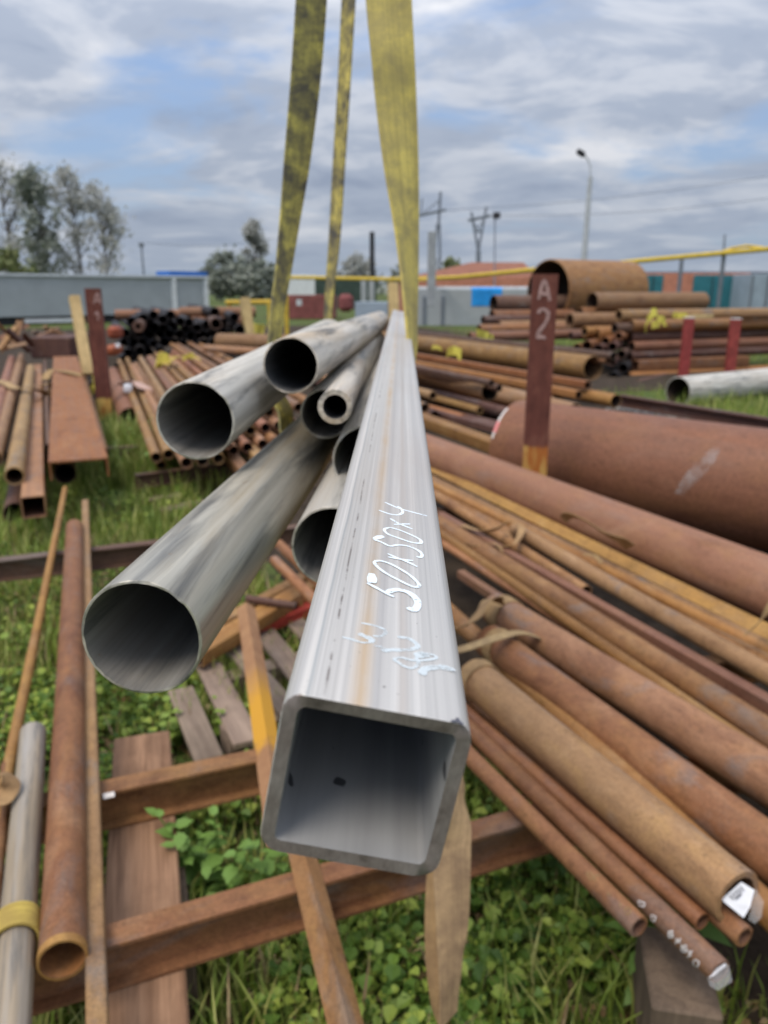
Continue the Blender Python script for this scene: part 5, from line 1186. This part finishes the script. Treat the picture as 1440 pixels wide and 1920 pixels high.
stack += [((898, 618), 15.2, .20, 2.6, 'rust', 'rusty pipe low in front of the grey garage, left of the marker post', .012), ((918, 630), 14.8, .19, 2.4, 'rust_dark', 'dark pipe on the ground left of the marker post', .012), ((880, 632), 14.6, .18, 2.6, 'rust_pink', 'pinkish pipe on the ground nearest the yellow strap tails', .012)]
for p, Z, d, L_, mt, lab, wl in stack:
    o = end_pipe(lab or 'dark pipe mouth at the ' + JN[p] + ' of the jumble left of the railed stack', p, Z, d, (AR if lab else 25) - (9 if d > 1 else 0) + random.uniform(-1.5, 1.5), L_, mt, GB2 if lab else 'dark pipe mouths left of the railed stack', wl, 'rusty_pipe', seg=32 if d > .3 else 20)
    if d > .3: o.data.materials[1] = M['bore_shaded']  # wide mouths coloured near-black in place of shade
for i, (x, y, Z, d) in enumerate(((1100, 648, 13.9, .20), (1122, 655, 13.6, .18), (1135, 640, 13.8, .17), (1082, 652, 14.2, .16), (1140, 728, 12.6, .20), (1180, 742, 12.2, .17), (1160, 630, 13.7, .15), (1195, 722, 12.8, .17))):
    end_pipe('rusty pipe mouth of the jumble, ' + ('below the ochre-rimmed one', 'second below the ochre-rimmed one', 'right under the ochre-rimmed one', 'nearest the marker post', 'low and left in the shade', 'lowest at the end of the dark rail', 'left of the railed stack top', 'low under the dark-mouthed square tube')[i], (x, y), Z, d, 30 + random.uniform(-8, 8), 2.5, ('rust', 'rust_dark', 'rust_orange')[i % 3], 'rusty pipe mouths of the jumble', .014, 'rusty_pipe')
a = W(1190, 686, 13.7); tag(square_pipe('square_tube', a, a + azdir(AR) * 2.6, .20, .20, .010, M['rust']), 'square tube with a dark mouth low in the railed stack', 'square tube', GB2)
a = W(1370, 600, 13.4); tag(extrude('steel_beam', a, a + azdir(AR) * 2.5, ibeam_loop(.12, .16, .012, .01), M['rust']), 'rusty beam on the right end of the railed stack', 'beam')
a = W(1290, 594, 14.0); tag(extrude('wooden_batten', a, a + azdir(AR) * 0.55, round_rect(.10, .07, .005, 1), M['stake']), 'pale wooden batten on the railed stack between the red posts', 'batten')
for lab, x, y0 in (('bright red post of the railed stack, left one', 1281, 596), ('bright red post of the railed stack, right one', 1367, 598)):
    f = W(x, 704, 13.2); f.z = 0; tp_ = W(x, y0, 13.2)
    o = extrude('stanchion', f, Vector((f.x, f.y, tp_.z)), round_rect(.155, .12, .012, 2), M['post_red']); tag(o, lab, 'post', 'bright red posts of the railed stack')
    adopt(box('cap', Vector((f.x, f.y, tp_.z + .012)), (.15, .12, .022), M['chalk'], bevel=.004), o)
rag('pale yellow strap tail on top of the railed stack', (1232, 588), 13.6, .34); rag('second pale yellow strap tail hanging on the railed stack', (1222, 610), 13.4, .30); rag('small yellow strap scrap by the left red post', (1262, 592), 13.6, .22)
a = W(1271, 734, 9.9); o = pipe('white_pipe', a, a + azdir(56) * 4.5, .375, .012, M['pipe_white'], seg=36, chamfer=.02); tag(o, 'cream-white pipe with a dark mouth lying at the right edge', 'pipe')
a, b = G(1160, 750, .14), G(1440, 797, .14); v = (b - a).normalized(); tag(extrude('steel_rail', a, b + v * 3, ibeam_loop(.10, .14, .02, .014), M['rust_dark']), 'dark rail running behind the huge smooth pipe', 'rail')

# pale gravel and rubble behind the huge pipe
V = []; F = []
for i in range(420):
    t = random.random(); p = G(1165, 764).lerp(G(1440, 812), t) + Vector((random.uniform(-.25, .25), random.uniform(-.25, .25), 0)); s_ = random.uniform(.02, .06); k = len(V)
    for dx, dy, dz in ((1, 0, 0), (-.5, .9, .1), (-.6, -.8, 0), (.1, .1, 1.1)): V.append(p + Vector((dx * random.uniform(.7, 1.2), dy, dz)) * s_)
    F += [(k, k + 1, k + 3), (k + 1, k + 2, k + 3), (k + 2, k, k + 3)]
tag(mesh_obj('rubble', V, F, M['gravel'], smooth=False), kind='stuff', label='pale rubble along the dark rail behind the huge pipe')

# ================================================================== vegetation
SOIL_A = [G(*p) for p in ((330, 860), (570, 850), (520, 640), (470, 622), (205, 628), (225, 690))]
SOIL_B = [G(*p) for p in ((-120, 900), (205, 850), (175, 690), (180, 618), (-160, 618))]
def in_poly(x, y, P):
    r_ = False
    for i in range(len(P)):
        a, b = P[i], P[i - 1]
        if (a.y > y) != (b.y > y) and x < (b.x - a.x) * (y - a.y) / (b.y - a.y) + a.x: r_ = not r_
    return r_
def scatter_ground(name, label, N_, region, kind, mat, keep=None, seed=1):
    r = np.random.default_rng(seed); V = []; F = []
    x0, x1, y0, y1 = region; cnt = 0; tries = 0
    X = r.uniform(x0, x1, N_ * 3); Y = y0 + (y1 - y0) * r.uniform(0, 1, N_ * 3)
    for x, y in zip(X, Y):
        if cnt >= N_: break
        if abs(x) > 0.62 * y + 0.5: continue
        q25 = (x * 0.9063 + y * 0.4226, -x * 0.4226 + y * 0.9063)
        if q25[1] > .72 and max(1.02, 1.25 - max(0, q25[1] - 1) * .2) < q25[0] < (6.9 if q25[1] < 8.8 else 13): continue
        if y > 5.2 and (in_poly(x, y, SOIL_A) or in_poly(x, y, SOIL_B)): continue
        d = 0.5 + 0.5 * noise.noise((x * 1.3, y * 1.3, seed)) + 0.35 * noise.noise((x * 4.5, y * 4.5, seed + 3))
        if d < (keep if keep else 0.35): continue
        cnt += 1; k = len(V); a = r.uniform(0, 6.283); ca, sa = math.cos(a), math.sin(a)
        if kind == 'blade':
            h = r.uniform(.06, .17) * (0.6 + 0.8 * min(d, 1.2)); w = r.uniform(.0025, .005); lean = r.uniform(.1, .75) * h
            bx, by = -sa * w, ca * w
            V += [(x - bx, y - by, 0), (x + bx, y + by, 0), (x + ca * lean * .35 - bx * .8, y + sa * lean * .35 - by * .8, h * .6), (x + ca * lean * .35 + bx * .8, y + sa * lean * .35 + by * .8, h * .6), (x + ca * lean, y + sa * lean, h)]
            F += [(k, k + 1, k + 3, k + 2), (k + 2, k + 3, k + 4)]
        else:
            z = (r.uniform(.01, .10) * (0.5 + min(d, 1.2))) if kind == 'leaf' else r.uniform(.003, .012); ln = .008 + .031 * r.uniform(0, 1) ** 2.0; w = ln * r.uniform(.36, .55); t = r.uniform(-.5, .6); up = math.sin(t) * ln; ct = math.cos(t)
            def pt(u, v_, dz): return (x + ca * u * ct - sa * v_, y + sa * u * ct + ca * v_, z + up * (u / ln) + dz)
            V += [pt(0, 0, 0), pt(ln * .35, w, .006), pt(ln * .75, w * .75, .004), pt(ln, 0, -.006), pt(ln * .75, -w * .75, .004), pt(ln * .35, -w, .006), pt(ln * .5, 0, -.003)]
            F += [(k, k + 6, k + 1), (k + 1, k + 6, k + 2), (k + 2, k + 6, k + 3), (k + 3, k + 6, k + 4), (k + 4, k + 6, k + 5), (k + 5, k + 6, k)]
    me = bpy.data.meshes.new(name); me.from_pydata(V, [], F); me.materials.append(mat); o = bpy.data.objects.new(name, me); COL.objects.link(o); tag(o, label, kind='stuff'); return o
scatter_ground('weeds', 'low broad-leaved weeds covering the soil near the rack', 17000, (-1.7, 1.7, .75, 2.6), 'leaf', M['weed'], .48, 3)
scatter_ground('weeds', 'broad-leaved weeds farther back in the yard', 13000, (-4, 4, 2.5, 7), 'leaf', M['weed'], .42, 4)
scatter_ground('grass', 'grass blades among the weeds near the rack', 7000, (-1.8, 1.8, .75, 3), 'blade', M['grass'], .45, 5)
scatter_ground('grass', 'grass in the open yard left of the bundle', 26000, (-6, 5, 2.6, 9), 'blade', M['grass'], .33, 6)
scatter_ground('grass', 'far grass between the piles', 24000, (-14, 14, 8, 24), 'blade', M['grass'], .3, 8)
scatter_ground('dry_grass', 'dry stems and straw lying in the grass', 1500, (-2.5, 2.5, .8, 5), 'blade', M['dry'], .4, 9)

def tall_grass(px_list, seed):
    r = np.random.default_rng(seed); V = []; F = []
    for (px_, n_, rad_, hh) in px_list:
        c_ = G(*px_, 0)
        for i in range(n_):
            x, y = c_.x + r.normal(0, rad_), c_.y + r.normal(0, rad_); k = len(V); a = r.uniform(0, 6.283); ca, sa = math.cos(a), math.sin(a); h = hh * r.uniform(.5, 1.1); w = r.uniform(.003, .007); ln = h * r.uniform(.1, .6); bx, by = -sa * w, ca * w
            V += [(x - bx, y - by, 0), (x + bx, y + by, 0), (x + ca * ln * .35 - bx * .8, y + sa * ln * .35 - by * .8, h * .6), (x + ca * ln * .35 + bx * .8, y + sa * ln * .35 + by * .8, h * .6), (x + ca * ln, y + sa * ln, h * .95)]
            F += [(k, k + 1, k + 3, k + 2), (k + 2, k + 3, k + 4)]
    me = bpy.data.meshes.new('tall_grass'); me.from_pydata(V, [], F); me.materials.append(M['grass']); o = bpy.data.objects.new('tall_grass', me); COL.objects.link(o); tag(o, 'tall grass tufts between the piles on the left', kind='stuff')
tall_grass([((225, 850), 260, .16, .38), ((262, 880), 220, .16, .34), ((212, 905), 240, .14, .30), ((320, 905), 240, .2, .26), ((390, 915), 240, .22, .24), ((150, 915), 160, .15, .22), ((90, 1010), 160, .16, .2), ((300, 1000), 200, .2, .2), ((350, 1840), 26, .05, .22), ((395, 1860), 20, .05, .2), ((330, 1390), 60, .07, .16), ((440, 640), 90, .3, .4), ((1400, 775), 200, .4, .3), ((1330, 770), 160, .3, .25), ((880, 632), 60, .4, .4)], 11)
scatter_ground('leaf_litter', 'dead brown leaves and bits lying on the soil', 6500, (-2, 2, .75, 4), 'litter', M['dry'], .05, 13)
# single weed plants with leaves one can tell apart
def leaf_mesh(nm, ln, w, mat, teeth=0.0):
    V = [(0, 0, 0)]; F = []; n = 5
    for i in range(1, n):
        t = i / n; ww = w * math.sin(math.pi * t ** 0.75) * (1 + teeth * (1 if i % 2 else -1)); z = -0.25 * ln * t * t
        V += [(ln * t, ww, z + .12 * ww), (ln * t, 0, z - .06 * ww), (ln * t, -ww, z + .12 * ww)]
    V.append((ln, 0, -.27 * ln)); e = len(V) - 1
    F += [(0, 2, 1), (0, 3, 2)]
    for i in range(n - 2):
        a = 1 + 3 * i; F += [(a, a + 1, a + 4, a + 3), (a + 1, a + 2, a + 5, a + 4)]
    a = 1 + 3 * (n - 2); F += [(a, a + 1, e), (a + 1, a + 2, e)]
    me = bpy.data.meshes.new(nm); me.from_pydata(V, [], F); me.materials.append(mat); me.polygons.foreach_set("use_smooth", [True] * len(me.polygons)); return me
LM = {k: leaf_mesh('leaf_' + k, *v) for k, v in {'nettle': (.075, .026, M['nettle'], .12), 'dock': (.13, .03, M['nettle'], 0), 'round': (.05, .026, M['weed'], 0)}.items()}
def plant(px_, h, label, kind, nleaf, group='weed plants one can tell apart', spread=1.0, at=None):
    base = at if at is not None else G(*px_, 0); t = empty('weed_plant', base); tag(t, label, 'plant', group)
    stems = max(1, nleaf // 7)
    for s_i in range(stems):
        d = Vector((random.uniform(-.5, .5) * spread, random.uniform(-.5, .5) * spread, 1)).normalized(); hh = h * random.uniform(.7, 1.05)
        st = tube_path('stem', [Vector((0, 0, 0)), d * hh * .5, d * hh], [.003, .0025, .0012], M['nettle'], 5, t); st.location = (0, 0, 0)
        for i in range(7):
            f = .25 + .75 * (i + 1) / 7; o = bpy.data.objects.new('leaf', LM[kind]); COL.objects.link(o); o.parent = t
            o.location = d * hh * f; s_ = random.uniform(.45, .95) * (1.15 - .5 * f); o.scale = (s_,) * 3
            o.rotation_euler = (random.uniform(-.3, .3), -random.uniform(-.2, .8), i * 2.4 + s_i + random.uniform(-.4, .4))
for px_, h, lab, kd, nl in (((420, 1690), .30, 'leafy green plant between the two front beams, tallest there', 'nettle', 63), ((375, 1690), .22, 'leafy green plant at the timber plank edge between the beams', 'nettle', 28), ((500, 1690), .20, 'leafy plant half under the square tube mouth', 'nettle', 28), ((340, 1400), .20, 'pale green plant above the second beam near the plank end', 'round', 28), ((410, 1395), .16, 'low plant between the pallet and the second beam', 'round', 21), ((1245, 1905), .20, 'broad dock plant beside the timber block at the right', 'dock', 21), ((1230, 1800), .22, 'dock plant under the small open pipe end', 'dock', 21), ((730, 1850), .13, 'low leafy plant right of the bare angle bar', 'round', 21), ((960, 1860), .13, 'low leafy plant right of the hanging strap', 'round', 21), ((1080, 1800), .16, 'leafy plant below the right end of the front beam', 'round', 21), ((215, 905), .34, 'tall weed beside the wide channel end', 'nettle', 35), ((262, 860), .40, 'tall weed in front of the grass-filled pipe', 'nettle', 35), ((300, 900), .30, 'weed under the leftmost lifted pipe', 'dock', 28), ((340, 920), .22, 'weed at the foot of the middle pile', 'dock', 28), ((40, 1250), .2, 'leafy weed left of the thick brown pipe', 'round', 28), ((520, 1010), .25, 'weed behind the pallet tubes', 'nettle', 28), ((885, 1060), .25, 'weed in the gap right of the square tube', 'nettle', 21)):
    plant(px_, h, lab, kd, nl)
gp_ = W(246, 790, 8.35); gp_.z = .02; plant(None, .22, 'bright green tuft growing in the mouth of the wide grey pipe', 'dock', 28, at=gp_)
pts = [G(1195, 1990, .0), G(1165, 1900, .03), G(1185, 1850, .05), G(1172, 1815, .09), G(1135, 1770, .14)]
tag(tube_path('dry_stalk', pts, [.004, .0035, .003, .0025, .0015], M['dry'], 5), 'dry brown stalk standing in the weeds at the lower right', 'stalk')
# fallen stakes and boards in the grass
board('wooden_lath', 'weathered grey lath lying flat in the grass', (300, 955), (385, 938), .05, .09, .025, 'pallet', 'lath')
board('wooden_lath', 'second weathered lath, nearer the large lifted pipe', (280, 935), (340, 925), .05, .07, .025, 'pallet', 'lath')
